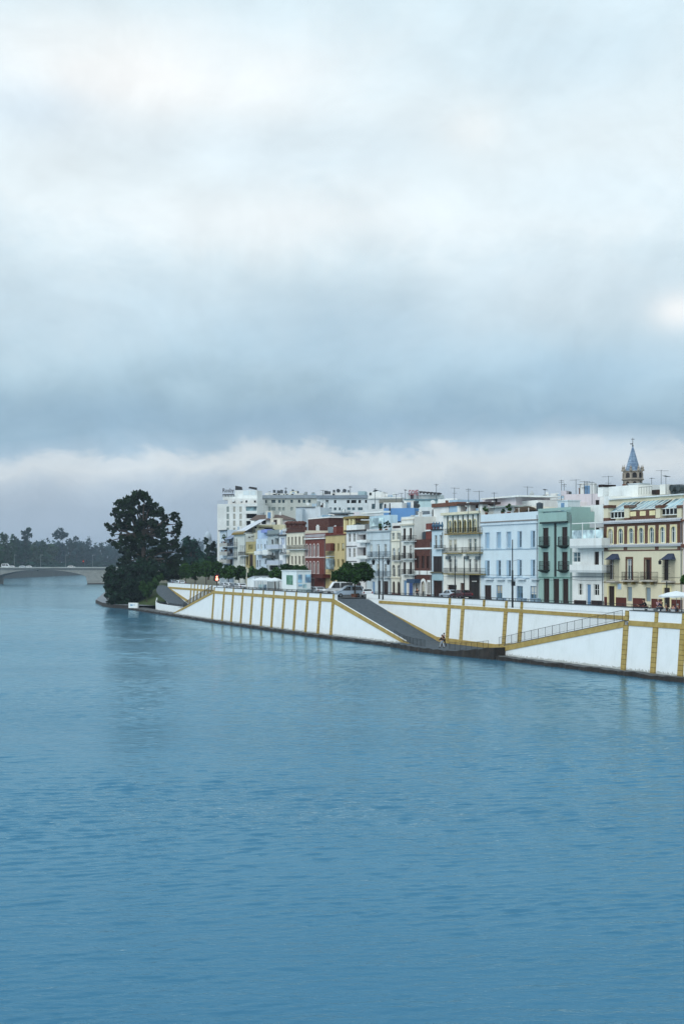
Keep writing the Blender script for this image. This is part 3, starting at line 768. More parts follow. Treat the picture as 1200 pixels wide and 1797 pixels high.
    def roofbox(h, name, x0, x1, yt, yb, d0, d1, mat, xref=None, wins=(), wmat=None):
        o = h.slab(name, x0, x1, yt, yb, d0, d1, mat, xref)
        for (a, b, c, d) in wins:
            h.slab('window', a, b, c, d, d0 - .04, d0 + .02, wmat or GLASS, xref, o)
        return o
    def roof_rail(h, x0, x1, yt, yb, d, mat=None, bar=.25):
        mb = MB(); a, b = h.lx(x0, d), h.lx(x1, d); za, zb = h.z(x0, yb, d) - h.z0, h.z(x0, yt, d) - h.z0
        n = max(2, int((b - a) / bar))
        mb.tube((a, d, zb), (b, d, zb), .03, n=4)
        for i in range(n + 1):
            x = a + (b - a) * i / n; mb.tube((x, d, za), (x, d, zb), .018, n=3, caps=False)
        return mb.build('terrace_railing', mat or IRON, h.root)
    def post(h, name, x, yt, yb, d, r, mat, n=6):
        mb = MB(); a = h.lx(x, d); mb.tube((a, d, h.z(x, yb, d) - h.z0), (a, d, h.z(x, yt, d) - h.z0), r, n=n); return mb.build(name, mat, h.root)
HOUSES = []
ROOFM = plaster('#a58d7c', .15); WR = random.Random(21); CURT = [plaster('#c9ccc8'), plaster('#b9b2a0'), plaster('#8d97a0')]
BLUEW = plaster('#d6e3ea', .07, .9, .06); GREENW = plaster('#9cb9b2', .08, .9, .08); YELW = plaster('#dfd6ba', .07, .9, .08); TANW = plaster('#c9b585', .08)
PINKW = plaster('#e2d9de', .06); STONEW = plaster('#c7cac4', .1); REDP = plaster('#5e3029', .2); LBLUE = plaster('#a9c4d8', .06)
BRK = brick('#6f4733', '#5c3a2b'); BRKR = brick('#7d3529', '#6b2c24'); BRKD = brick('#5a2c22', '#4c261f')
GREEND = paint('#26392f', .6); BLUEP = paint('#6f94b8', .6); GLASSB = glass('#7d979e', .25, .4); GLASSG = glass('#4d6169', .18); BRWN = glass('#2a1813', .3, .25)
OLIVE = plaster('#a59a5e', .1); TANB = paint('#8a7440', .8); GRYS = plaster('#b7b9bb', .08); TEAL = plaster('#a9d3d6', .06); SKYB = plaster('#6c9bd0', .06, .9, .04)
HG = 'houses along the riverside street'
def plant(h, x, y, r, d, n=40, mat=None):
    return None
# ---- cream house with the brick arcade storey
b = House('town_house', 'cream house with a brick storey of seven arched windows and glass roof awnings', 1059, 1197, 916, YELW, group=HG, depth=14, parapet=.3)
X = 1059
b.ops = []
for i, xc in enumerate((1070.3, 1088.3, 1106.7, 1124.3, 1142.7, 1161.7, 1181)):
    b.op(xc, 8.6, 926, 953.5, 'french', 1124, arch=True, sur=CREAM, surw=.24, pane=GLASSG)
b.op(1071.5, 8, 979, 1018, 'french', pane=BRWN, xref=1103); b.op(1103.5, 8.5, 981, 1017, 'french', xref=1103, sur=BRK, surw=.28, pane=GLASSG)
b.op(1135.8, 8.5, 982, 1017, 'wood', xref=1135, sur=BRK, surw=.28, name='window'); b.op(1168, 8.5, 981, 1018, 'wood', xref=1168, name='window')
b.op(1072.5, 10.5, 1028.5, 1064, 'wood', sur=CREAM, surw=.3); b.op(1169.5, 10.5, 1031.5, 1066, 'wood', sur=CREAM, surw=.3)
b.op(1103.7, 9, 1030, 1055, 'louvre'); b.op(1136.3, 9, 1031, 1055.5, 'louvre')
b.finish()
# brick cladding of the arcade storey stands proud of the wall, between the windows
def brick_storey(b, yt, yb, xr, ops, mat, proj=.03):
    z0, z1 = b.z(xr, yb), b.z(xr, yt); mb = MB()
    xs = sorted({.02, b.w - .02} | {v for o in ops for v in (o[0] - .26, o[1] + .26)})
    zs = sorted({z0, z1} | {v for o in ops for v in (o[2] - .14, o[3] + .26)})
    for a, c in zip(xs, xs[1:]):
        for e, f in zip(zs, zs[1:]):
            mx, mz = (a + c) / 2, (e + f) / 2
            if any(o[0] - .26 < mx < o[1] + .26 and o[2] - .14 < mz < o[3] + .26 for o in ops) or f <= z0 or e >= z1: continue
            mb.box(a, c, -proj, .01, e - b.z0, f - b.z0)
    return mb.build('brick_cladding', mat, b.root)
ar = [o for o in b.ops if o[4]]
brick_storey(b, 917, 956.5, 1124, ar, BRK)
b.eave(912.2, 916.5, 1120, plaster('#c9ccd2', .1), .45); b.eave(954.5, 958.5, 1120, plaster('#c9ccd2', .1), .4)
b.band(965, 967, 1103, BRK, .06, 'string_course'); b.band(1021.6, 1023.4, 1103, plaster('#8d7a5a'), .07, 'string_course')
for x in (1062, 1096, 1151, 1190): b.slab('bracket', x - 2.6, x + 2.6, 958.5, 965, -.1, .01, BRK)
for x0, x1 in ((1059.5, 1066), (1079.8, 1098), (1109.5, 1130.8), (1142, 1163), (1176.5, 1196)): b.slab('dado', x0, x1, 1049, 1068, -.03, .01, REDP, 1103)
for x0, x1, xb0, xb1, lab in ((1088.5, 1111.5, 1005, 1020.5, 0), (1121, 1145, 1006, 1021, 0)):
    b.balcony(x0, x1, 1004, 1020.5, proj=.75, slabmat=plaster('#bdb6ac'))
    for k in (.2, .8): b.slab('bracket', x0 + (x1 - x0) * k - 1, x0 + (x1 - x0) * k + 1, 1020.6, 1026, -.55, -.002, plaster('#8a7a50'))
for xc in (1070.5, 1168):          # caged oriel windows with blue tiled hoods
    p = .7; a, c = b.lx(xc - 7.2, -p), b.lx(xc + 7.2, -p); zt, zb = b.z(xc, 982, -p) - b.z0, b.z(xc, 1019, -p) - b.z0
    mb = MB(); n = 9
    for i in range(n + 1):
        x = a + (c - a) * i / n; mb.tube((x, -p, zb), (x, -p, zt), .02, n=3)
    for i in range(4):
        for x in (a, c): mb.tube((x, -p + p * i / 4, zb), (x, -p + p * i / 4, zt), .02, n=3)
    for f in (0, .33, .66, 1): mb.box(a, c, -p - .02, -p + .02, zb + (zt - zb) * f - .02, zb + (zt - zb) * f + .02)
    o = mb.build('oriel_cage_grille', IRON, b.root)
    mb = MB(); mb.box(a - .1, c + .1, -p - .05, -.002, zb - .22, zb); mb.build('sill', plaster('#bdb6ac'), o)
    mb = MB(); mb.face([(a - .2, -p - .15, zt), (c + .2, -p - .15, zt), (c - .25, -.002, zt + .75), (a + .25, -.002, zt + .75)]); mb.face([(a - .2, -p - .15, zt), (a + .25, -.002, zt + .75), (a - .2, -.002, zt)]); mb.face([(c + .2, -p - .15, zt), (c + .2, -.002, zt), (c - .25, -.002, zt + .75)]); mb.face([(a - .2, -p - .15, zt), (a - .2, -.002, zt), (c + .2, -.002, zt), (c + .2, -p - .15, zt)])
    mb.build('hood', tiles('#3b4560', '#2b3448'), o)
b.slab('name_plaque', 1083, 1089, 1024.5, 1034, -.04, .0, paint('#a9c2d8', .3))
# wall lantern
mb = MB(); a = b.lx(1157, -1.0); zz = b.z(1157, 987, -1.0) - b.z0; a2 = b.lx(1163)
mb.tube((a2, 0, zz + .3), (a, -1.0, zz + .35), .03, n=5); mb.lathe([(.08, -.25 + zz), (.17, -.2 + zz), (.2, .12 + zz), (.06, .3 + zz), (.02, .42 + zz)], 8, (a, -1.0)); mb.build('wall_lantern', IRON, b.root)
# attic storey: posts with brick caps, glass awnings, window bands, balustrade, back wall with the long coping
D1 = 2.6
att = b.slab('attic_wall', 1067, 1197, 877.5, 917, D1, 12, YELW, 1067)
b.slab('coping', 1066, 1197, 875.4, 877.6, D1 - .25, D1 + .2, plaster('#dfe3e4'), 1067, att)
b.slab('gable_wall', 1059.5, 1069, 871, 905, D1 + .02, 12, WHITE)
for x in (1062.5, 1098.5, 1153.5, 1191):
    o = b.slab('pier', x - 4, x + 4, 890, 917, .05, 1.0, YELW, x)
    b.slab('pier_cap', x - 4.8, x + 4.8, 886.5, 891.5, -.05, 1.1, BRK, x, o); b.slab('pier_base', x - 4.6, x + 4.6, 909, 915, -.03, 1.05, BRK, x, o)
for x0, x1, win in ((1069, 1096, 1), (1103, 1151, 0), (1158.5, 1188.5, 1), (1195, 1200, 0)):
    mb = MB(); yt, yb = (882.5, 898) if x0 < 1100 else (879.5, 893.5) if x0 < 1150 else (876, 892)
    a, c = b.lx(x0, .3), b.lx(x1, .3); a2, c2 = b.lx(x0, .3) + .0, b.lx(x1, .3)
    zt, zb = b.z((x0 + x1) / 2, yt, D1) - b.z0, b.z((x0 + x1) / 2, yb, .3) - b.z0
    mb.face([(a, .3, zb), (c, .3, zb), (c2, D1 - .05, zt), (a2, D1 - .05, zt)]); mb.face([(a, .3, zb - .05), (a2, D1 - .05, zt - .05), (c2, D1 - .05, zt - .05), (c, .3, zb - .05)])
    aw = mb.build('glass_awning', GLASSB, b.root)
    fb = MB(); n = max(2, int((x1 - x0) / 8))
    for i in range(n + 1):
        x = a + (c - a) * i / n; fb.tube((x, .29, zb + .02), (x, D1 - .06, zt + .03), .045, n=4)
    fb.tube((a, .29, zb), (c, .29, zb), .06, n=4); fb.build('frame', WFRAME, aw)
    if win:
        o = b.slab('window', x0 + 2, x1 - 1, yb + .8, yb + 10, .42, .5, GLASS, (x0 + x1) / 2); fb = MB(); z0_, z1_ = b.z((x0 + x1) / 2, yb + 10.6, .4) - b.z0, b.z((x0 + x1) / 2, yb + .4, .4) - b.z0
        for i in range(5): fb.box(a + .15 + (c - a - .3) * i / 4 - .05, a + .15 + (c - a - .3) * i / 4 + .05, .34, .42, z0_, z1_)
        fb.box(a, c, .33, .43, z0_ - .1, z0_); fb.build('frame', WFRAME, o)
    elif x1 < 1190:
        for i in range(3): b.slab('balustrade_panel', x0 + 2 + i * 16.8, x0 + 12 + i * 16.8, 897, 905, .22, .34, CREAM, 1127)
        b.slab('balustrade', x0, x1, 895.5, 915, .25, .4, BRK, 1127)
b.roofbox('roof_hut', 1067.5, 1119, 854.5, 878, 6, 10, WHITE, 1067.5)
b.roof_rail(1120, 1143, 855.5, 868, 5.5, bar=.5); b.slab('roof_hut', 1143, 1155, 860, 868, 8, 10, BRWN)
b.roofbox('roof_hut', 1157, 1167.5, 850.5, 868, 5.5, 7.5, WHITE); b.slab('roof_hut', 1048, 1057, 855, 872, 6, 8, WHITE)
b.slab('chimney_cap', 1049, 1056.5, 851, 855, 5.9, 8.1, BRWN)
for x in (1176, 1182.5, 1194.5):
    mb = MB(); a = b.lx(x, 6.5); z = b.z(x, 856.5, 6.5) - b.z0; mb.tube((a, 6.0, z), (a, 7.4, z), .42, n=10); mb.box(a - .3, a + .3, 6.2, 7.2, z - 1.2, z - .35); mb.build('water_tank', paint('#3b464c', .5), b.root)
b.roof_rail(1168, 1200, 852, 866, 6.0, bar=.45)
cream_house = b
# ---- house cut by the edge of the picture
b = House('town_house', 'pinkish white house behind the small tree, next to the cream house', 1197.3, 1232, 880, plaster('#e2d3d0'), group=HG, depth=14)
for y in (925, 985): b.row((1205, 1216, 1226), 5, y, y + 28)
b.row((1205, 1220), 6, 1035, 1064, 'wood'); b.band(912, 915, 1198, TERRA, .3); b.band(955, 961, 1198, plaster('#6e4a40'), .3); b.finish()
# ---- white modern house with terraces
b = House('town_house', 'white modern house with two solid white balconies and a glazed roof terrace', 1003.2, 1058.8, 961, WHITE, group=HG, depth=14, parapet=1.0)
b.op(1010.5, 14, 969, 986.5, 'sash', pane=GLASSG); b.op(1046, 8, 968, 991, 'sash', pane=BRWN, frame=BFRAME)
b.op(1018.3, 8.5, 1024, 1044.5, 'sash'); b.op(1045.8, 9.5, 1025, 1045, 'sash'); b.op(1032, 7.8, 1025, 1062, 'door', pane=BLUEP)
b.finish()
b.balcony(999, 1055, 945.5, 962, proj=1.3, solid=WHITE, slab_h=.3, xref=1000); b.balcony(998.5, 1055.5, 991, 1004.5, proj=1.3, solid=WHITE, slab_h=.3, xref=1000)
b.band(1011, 1013, 1030, plaster('#9aa3a8'), .1, 'string_course'); b.slab('dado', 1006.5, 1027.5, 1053, 1066, -.03, .01, BRWN); b.slab('dado', 1036.5, 1058, 1053.5, 1066, -.03, .01, BRWN)
b.roofbox('penthouse_wall', 1003.5, 1058.5, 889, 962, 3.6, 12, WHITE, 1004, wins=[(1045, 1050.5, 927, 946)], wmat=BRWN)
b.slab('awning', 1034, 1058, 916, 926, 1.4, 3.6, GRYS, 1040)
for x in (1021.5, 1044): b.post('terrace_post', x, 917, 947, -.9, .07, WFRAME)
b.slab('terrace_beam', 1003, 1057, 917, 918.6, -.95, -.85, WFRAME, 1030)
b.slab('glass_screen', 1003, 1057, 930, 946, -.92, -.89, glass('#b9d0dd', .1, .5), 1030)
b.slab('sofa', 1025, 1048, 940, 946, .6, 1.5, OFFWHITE)
# ---- green house
b = House('town_house', 'sea-green house with dark oval balconies and three tall dark doors', 944, 1003, 901, GREENW, group=HG, depth=13, parapet=.6)
for yt, yb in ((925.5, 960), (968.5, 1003)):
    b.row((956.7, 990), 10, yt, yb, 'wood', 973, name='window')
b.row((958, 975.2, 991.5), 10.3, 1015.5, 1062, 'wood', 973); b.finish()
b.band(915.5, 918.6, 972, paint('#1c2a28', .6), .45, 'cornice', 951, 996); b.band(893, 898, 948, GREENW, .06, 'coping')
b.slab('pipe_panel', 971.7, 974.8, 918, 1012, -.08, .0, paint('#1d2422', .6), 973); b.band(1012.5, 1014, 972, plaster('#5f8a80'), .08, 'string_course')
for yt in (942, 985):
    for xc in (954.5, 987.8):
        p = .7; zt, zb = b.z(xc, yt, -p) - b.z0, b.z(xc, yt + 20, -p) - b.z0; a = b.lx(xc + 2)
        mb = MB()
        for i in range(15):
            q = math.pi * i / 14; c_, s_ = math.cos(q), math.sin(q)
            mb.tube((a + 1.15 * c_, -p * s_ - .02, zb + .35), (a + 1.15 * c_, -p * s_ - .02, zt), .03, n=3)
            mb.tube((a + 1.15 * c_, -p * s_ - .02, zb + .35), (a + .5 * c_, -p * .3 * s_ - .02, zb), .04, n=3)
            if i < 14:
                q2 = math.pi * (i + 1) / 14
                for z in (zt, zb + .35, (zt + zb) / 2 + .2): mb.tube((a + 1.15 * c_, -p * s_ - .02, z), (a + 1.15 * math.cos(q2), -p * math.sin(q2) - .02, z), .035, n=3)
        o = mb.build('balcony_grille', IRON, b.root)
        mb = MB(); mb.lathe([(.45, zb - .02), (1.1, zb + .3), (1.1, zb + .4)], 16, (a, 0)); mb.build('balcony_floor', paint('#22302c', .6), o)
b.roofbox('roof_pier', 993.5, 1002.5, 890, 918, .0, 3, GREENW); b.roofbox('roof_pier', 944.5, 951, 893, 918, .02, 3, GREENW)
b.slab('glass_balustrade', 952, 993, 897, 907, .3, .34, glass('#a9cdd0', .1, .5), 972)
# ---- blue house
b = House('town_house', 'pale blue house with two rows of five narrow shuttered windows', 843.2, 943.6, 903.5, BLUEW, group=HG, depth=13)
xs = (854.7, 874.7, 892.5, 911.3, 934.7)
b.row(xs[:3], 7.6, 934, 961.5, 'louvre', 875, pane=LBLUE, sur=plaster('#cfe0ec'), surw=.12); b.row(xs[3:], 7.2, 932, 960.5, 'half', 923, frame=LBLUE, sur=plaster('#cfe0ec'), surw=.12)
b.row(xs[:3], 7.6, 983.5, 1011, 'half', 875, frame=LBLUE, sur=plaster('#cfe0ec'), surw=.12); b.row(xs[3:], 7.2, 982.5, 1011, 'half', 923, frame=LBLUE, sur=plaster('#cfe0ec'), surw=.12)
b.op(855.5, 12, 1027, 1054, 'wood', name='door'); b.op(875.5, 10.5, 1027, 1050, 'sash', pane=GLASSG, frame=BLUEP)
b.op(911.3, 11, 1028.5, 1050, 'sash', pane=GLASSG, frame=BLUEP); b.op(935, 11, 1028.5, 1051, 'sash', pane=GLASSG, frame=BLUEP); b.finish()
b.band(916, 918.2, 846, plaster('#8d8784'), .12, 'cornice'); b.band(920.5, 922.5, 846, plaster('#d7e2ea'), .2, 'cornice'); b.band(963.5, 965, 875, plaster('#9db5c6'), .06, 'string_course'); b.band(1012.8, 1014.6, 875, plaster('#8fa6b8'), .08, 'string_course')
for x in xs: b.slab('window_ledge', x - 6.5, x + 6.5, 1014.8, 1017.6, -.45, -.01, plaster('#d3dfe8'))
for x in (876, 912, 936): b.slab('window_ledge', x - 6.5, x + 6.5, 1049.5, 1056, -.5, -.01, plaster('#8ea6ba'))
b.roofbox('penthouse_wall', 846.5, 905, 876.5, 905, 5, 11, PINKW, 850, wins=[(865, 871.5, 877.5, 887)], wmat=BRWN); b.slab('roof_slab', 843, 910, 873.8, 876.5, 4.2, 11.5, WHITE, 850)
b.slab('terrace_awning', 851, 897, 888.5, 891, 1.6, 5, plaster('#a9b4b2'), 870); b.slab('terrace_wall', 853, 900, 892, 903, 2.2, 2.5, plaster('#d5dee2'), 870)
b.roofbox('terrace_wall', 905, 943, 880, 903, 6, 10, WHITE, 910)
mb = MB(); n = 12
for i in range(n):                 # low arched pergola roof
    a0, a1 = math.pi * i / n, math.pi * (i + 1) / n; xa, xb = b.lx(900, 1.5), b.lx(943.5, 1.5); m = (xa + xb) / 2; r = (xb - xa) / 2; zz = b.z(920, 900, 1.5) - b.z0
    mb.face([(m - r * math.cos(a0), 1.5, zz + .95 * math.sin(a0)), (m - r * math.cos(a1), 1.5, zz + .95 * math.sin(a1)), (m - r * math.cos(a1), 5.5, zz + .95 * math.sin(a1)), (m - r * math.cos(a0), 5.5, zz + .95 * math.sin(a0))])
mb.build('arched_pergola', plaster('#c9c2b2'), b.root)
for x in (910, 927): b.post('pergola_post', x, 891, 904, 1.5, .07, WFRAME)
b.slab('pergola_shade', 902, 942, 896.5, 903, 3.5, 3.6, BRWN, 920)
# ---- cream house with arched gallery
b = House('town_house', 'cream-white house with a top gallery of six arches and three long balconies', 777.5, 843, 902, plaster('#efeee6'), group=HG, depth=13, parapet=.3)
for xc in (789.5, 798, 806.7, 815.3, 824.2, 832.8): b.op(xc, 5.4, 912.5, 934, 'sash', 812, arch=True, frame=OLIVE, pane=BRWN, sur=CREAM, surw=.1)
b.row((790, 798.2), 5.6, 946.5, 967.5, 'french', 797, frame=OFFWHITE, pane=GLASSG); b.row((824.3, 833.2), 6, 945.5, 967.5, 'french', 828, frame=OFFWHITE, pane=GLASSG)
b.row((789.7, 798.5), 6, 981, 1004.5, 'french', 797); b.row((824.3, 834.2), 6, 981, 1004.5, 'french', 828)
b.op(792.5, 16.5, 1026, 1050, 'shop', pane=BRWN, frame=WFRAME); b.op(811, 7.5, 1023, 1048, 'wood', pane=paint('#4a2c1c', .5)); b.op(831.5, 19, 1008.5, 1054, 'wood', pane=paint('#1d1410', .5)); b.finish()
b.band(899, 903.5, 800, plaster('#e7dfc4'), .55, 'cornice')
for x in (784.5, 793.7, 802.5, 811.3, 820, 828.7, 837.5): b.slab('gallery_post', x - .7, x + .7, 904, 935, -.1, .0, GREEND, 812)
b.balcony(779, 838, 927.5, 938, proj=.8, xref=800, slabmat=TANB); b.balcony(776, 803.5, 961.5, 972, proj=.8, xref=790, slabmat=plaster('#9a8a5a')); b.balcony(809, 839, 960.5, 971.5, proj=.8, xref=820, slabmat=plaster('#9a8a5a'))
b.balcony(776.5, 843.5, 997, 1008.5, proj=.85, xref=800, slabmat=plaster('#8d8050'))
for x in (784, 816, 836):     # air conditioners
    b.slab('air_conditioner', x - 3, x + 3, 976, 981.5, -.35, -.01, paint('#59666c', .5))
b.slab('shop_sign', 826, 838, 1018.5, 1021.5, -.03, .14, paint('#2a1d18', .5))
for i, (u0, u1) in enumerate(((828, 829.2), (830, 831.2), (832, 833.2), (834, 835.6))): b.slab('sign_letter', u0, u1, 1019.2, 1020.9, -.05, -.03, WFRAME)
for x0, x1, yt in ((802, 807.5, 887), (819, 824.5, 886), (839, 845.5, 884.5)): b.slab('roof_pier', x0, x1, yt, 903, 1.2, 2.2, WHITE)
b.slab('tiled_canopy', 801, 846, 882.5, 886.5, .8, 4, tiles('#4a3530', '#2e2422'), 820); b.slab('roof_hut', 788, 802, 878, 903, 4, 8, LBLUE); b.slab('shade', 807, 839, 887, 894, 3.5, 3.7, tiles('#4d2f28', '#38241f'))
# ---- narrow pale blue house
b = House('town_house', 'narrow pale blue house with a wide dark shutter and ornamental urns on top', 757.3, 777.3, 929.5, plaster('#cddfe9'), group=HG, depth=12)
b.row((764.5, 773), 4.8, 939, 964, 'french', 768); b.op(767.5, 16.5, 976, 1004, 'wood', name='window', pane=paint('#241a18', .6)); b.op(768, 16.8, 1019, 1052, 'shop', pane=BRWN, frame=BFRAME); b.finish()
b.band(928.5, 930.6, 767, IRON, .25); b.balcony(760, 776.5, 957, 964, proj=.5, xref=768); b.band(1003.5, 1006, 767, plaster('#6a6655'), .3, 'string_course'); b.slab('shop_sign', 758, 776.8, 1008, 1018, -.12, .0, plaster('#a8c3cc'))
for x in (760, 765, 770, 775):
    mb = MB(); a = b.lx(x, .1); z = b.z(x, 929, .1) - b.z0; mb.lathe([(.16, z), (.1, z + .25), (.3, z + .6), (.34, z + .75), (.1, z + .85), (.16, z + 1.0), (.03, z + 1.25)], 10, (a, .15)); mb.build('urn', paint('#54748c', .4), b.root)
b.roofbox('penthouse_wall', 757.5, 787, 890.5, 930, 4, 10, WHITE, 760, wins=[(757.8, 759.5, 894, 906)]); b.slab('tiled_coping', 757, 800, 884, 890.5, 3.7, 10.2, TERRA, 760)
# ---- brick-red house
b = House('town_house', 'narrow brick-red house with a raised brick pier and white door surrounds', 727, 757.2, 947, BRKD, group=HG, depth=12)
b.row((732.5, 741.8, 750.5), 5, 976, 997, 'wood', 742, name='window', pane=paint('#33201b', .6)); b.op(731.7, 4.2, 1021.5, 1046, 'french', pane=GLASS, sur=WHITE, surw=.32); b.op(742.5, 7, 1020, 1050, 'french', arch=True, sur=WHITE, surw=.45); b.op(752.8, 3.6, 1021.5, 1042, 'french', sur=WHITE, surw=.32); b.finish()
b.band(961.2, 963.8, 742, WHITE, .15); 
b.slab('pier', 747, 757, 918.5, 948, .0, 1.5, BRKR, 752); b.slab('pier_cap', 745.5, 757.5, 929.5, 932, -.15, 1.6, WHITE, 752)
for x0, x1 in ((727.5, 734.5), (736.5, 748), (749.5, 757)): b.slab('lintel', x0, x1, 1001.5, 1008.5, -.12, .0, WHITE, 742)
# ---- white tall house with balconies
b = House('town_house', 'tall white house with three pairs of balcony doors and a blue kiosk front', 703.7, 726.8, 908, plaster('#ecebe4'), group=HG, depth=13)
for yt, yb in ((927, 947), (957.5, 981), (986.5, 1008)): b.row((709.3, 720.3), 4.6, yt, yb, 'french', 715, pane=BRWN, frame=BFRAME)
b.op(710, 6, 1018, 1045, 'door', pane=BLUEP); b.op(720, 8, 1018, 1048, 'door', pane=paint('#3b5a94', .5)); b.finish()
b.band(919.5, 922.5, 715, plaster('#c9c4b4'), .3); b.band(911, 912.5, 715, plaster('#d9cfc0'), .1, 'string_course')
for yt, yb in ((940, 951), (970.5, 982), (999, 1009.5)):
    for x0, x1 in ((703, 713.5), (714.5, 725)): b.balcony(x0, x1, yt, yb, proj=.6, xref=714)
b.slab('blue_awning', 713, 727, 1016, 1023, -1.1, -.01, paint('#2f4a68', .7), 715)
b.roofbox('rear_wall', 727, 757, 904, 962, 4.5, 13, plaster('#d9e6ee'), 730); b.roofbox('rear_wall', 704, 730, 907, 930, 6, 13, LBLUE, 705)
# ---- cream shorter house with arched windows
b = House('town_house', 'small cream house with pairs of arched windows beside the tall white house', 686.2, 703.5, 931.5, plaster('#eae6d6'), group=HG, depth=12)
b.row((689.7, 698.7), 5, 935, 947.5, 'sash', 694, pane=GREEND); b.row((691, 699.7), 5.2, 961.5, 984, 'french', 694, arch=True); b.row((690.5, 699.5), 6, 991, 1012.5, 'french', 694, arch=True); b.row((690.5, 699), 4.6, 1020, 1044, 'wood', 694, arch=True); b.finish()
b.balcony(687, 703, 974.5, 985, proj=.4, xref=694); b.band(948.6, 950, 694, plaster('#cfc8b4'), .15, 'string_course'); b.band(1013, 1015, 694, plaster('#cfc8b4'), .15, 'string_course')
b.slab('dado', 686.5, 703, 1041, 1052, -.03, .01, REDP)
b.roofbox('roof_hut', 687.5, 704, 918, 932, 3, 8, WHITE, wins=[(689, 702, 923, 927)], wmat=BRWN)
# ---- pale grey house
b = House('town_house', 'pale grey house with three narrow balcony windows per floor behind the twin lanterns', 643.3, 686, 932, plaster('#cdd9df'), group=HG, depth=12)
xs = (651, 663.3, 676)
b.row(xs, 4.6, 955, 978, 'french', 664); b.row(xs, 4.6, 989.5, 1011.5, 'french', 664); b.op(655, 5, 1020, 1042, 'door', pane=BLUEP); b.op(665, 5, 1019, 1044, 'wood'); b.op(676.5, 9, 1020, 1046, 'wood'); b.finish()
b.band(931, 933.5, 664, plaster('#aab5ba'), .25); b.band(947, 948.6, 664, plaster('#b5bfc2'), .08, 'string_course')
for yt, yb in ((968, 979.5), (1002, 1013.5)):
    for x in xs: b.balcony(x - 6, x + 5, yt, yb, proj=.5, mat=paint('#5c6f80', .6), xref=664)
b.slab('terrace_wall', 648, 684, 906, 933, 3.5, 5, plaster('#c4dbe6'), 650); b.slab('terrace_screen', 649, 671, 910, 924, 3.2, 3.4, glass('#b6d3de', .3), 650); b.slab('roof_slab', 633, 670, 898, 901, 3, 4.6, WHITE, 650)
# ---- white and brown corner house
b = House('town_house', 'white house with dark red recessed balconies behind the round street tree', 607.5, 643, 931, plaster('#efeeee'), group=HG, depth=12)
for yt, yb in ((935.5, 951), (962, 978), (989, 1006)):
    b.row((613.3, 621.5), 4.6, yt, yb, 'sash', 617, pane=BRWN); b.op(634, 15.5, yt - 1.5, yb + 1, 'dark', xref=634, pane=glass('#3a1c18', .4, .2), rec=1.3)
b.op(628, 10, 1022, 1046, 'shop', pane=BRWN); b.finish()
b.band(930.5, 933, 617, paint('#2a2020', .6), .5)
for y in (958, 984.5): b.band(y, y + 1.2, 617, paint('#3a2a2a', .6), .12, 'string_course', 607.5, 626)
for yt, yb in ((948.5, 953), (976, 981.5), (1003, 1009)): b.balcony(626, 643, yt - 1, yb, proj=.7, solid=WHITE, xref=634)
b.slab('roof_pier', 607.8, 626, 922, 932, .4, 2, WHITE); b.slab('roof_pier', 631, 643, 920, 932, 3.5, 6, GRYS)
# ---- tan house
b = House('town_house', 'tan house with paired small windows and a brown boxed balcony', 571.3, 607.3, 938.5, TANW, group=HG, depth=12)
for yt, yb in ((953.5, 967), (981.5, 994.5)): b.op(585.5, 4.6, yt, yb, 'sash', 593, frame=OLIVE, pane=BRWN); b.op(593.5, 3, yt, yb, 'sash', 593, frame=OLIVE, pane=BRWN); b.op(601.5, 4, yt, yb, 'sash', 593, frame=OLIVE, pane=BRWN)
b.finish(); b.band(937.3, 939.5, 590, tiles('#7b3a2c', '#5c2f26'), .2)
b.slab('boxed_balcony', 571.5, 580, 953.5, 967, -.7, -.01, paint('#6b3524', .7)); b.balcony(571.5, 580.5, 968, 977, proj=.75); b.slab('glazed_oriel', 571.5, 580, 980, 999, -.7, -.01, glass('#9fb4bd', .2, .4))
b.roofbox('tower_wall', 602.5, 610, 913.5, 940, 1.5, 6, TANW); b.slab('pergola', 602, 626, 907, 911, 1.2, 6, TANB)
for x in (604, 613, 619): b.slab('pergola_post', x - 1, x + 1, 911, 930, 1.4, 1.8, CREAM)
b.slab('roof_hut', 584.5, 586.5 + 4, 924, 939, 1.5, 3, BRKR); b.slab('terrace_wall', 575, 602, 925, 939, 5, 5.3, plaster('#7f8f98'))
# ---- brick house with white arched windows
b = House('town_house', 'red brick house with white horseshoe windows and a tall plain brick side', 535.5, 571, 937, BRKR, group=HG, depth=12, parapet=.4)
for yt, yb in ((955.5, 976.5), (986, 1006)): b.row((538.6, 544.7, 551.2, 558), 3.2, yt, yb, 'french', 548, arch=True, sur=plaster('#dccdca'), surw=.2, pane=glass('#4a3038', .3))
b.op(546, 12, 1014, 1034, 'shop', pane=BRWN); b.finish()
b.band(938, 943, 545, plaster('#a9a2a6', .2), .05, 'tiled_frieze'); b.band(944.5, 946.5, 545, WHITE, .3); b.band(977.5, 979, 545, plaster('#dccdca'), .12, 'string_course')
b.slab('cafe_awning', 541, 566, 1007.5, 1014, -1.6, -.02, REDP, 548); b.roofbox('brick_tower', 540.5, 576.5, 911.5, 945, 5, 12, BRKD, 541); b.slab('coping', 541, 577, 909.5, 911.6, 4.9, 12.1, WHITE, 541); b.slab('roof_hut', 566, 570, 938, 943, .3, 1, GLASS)
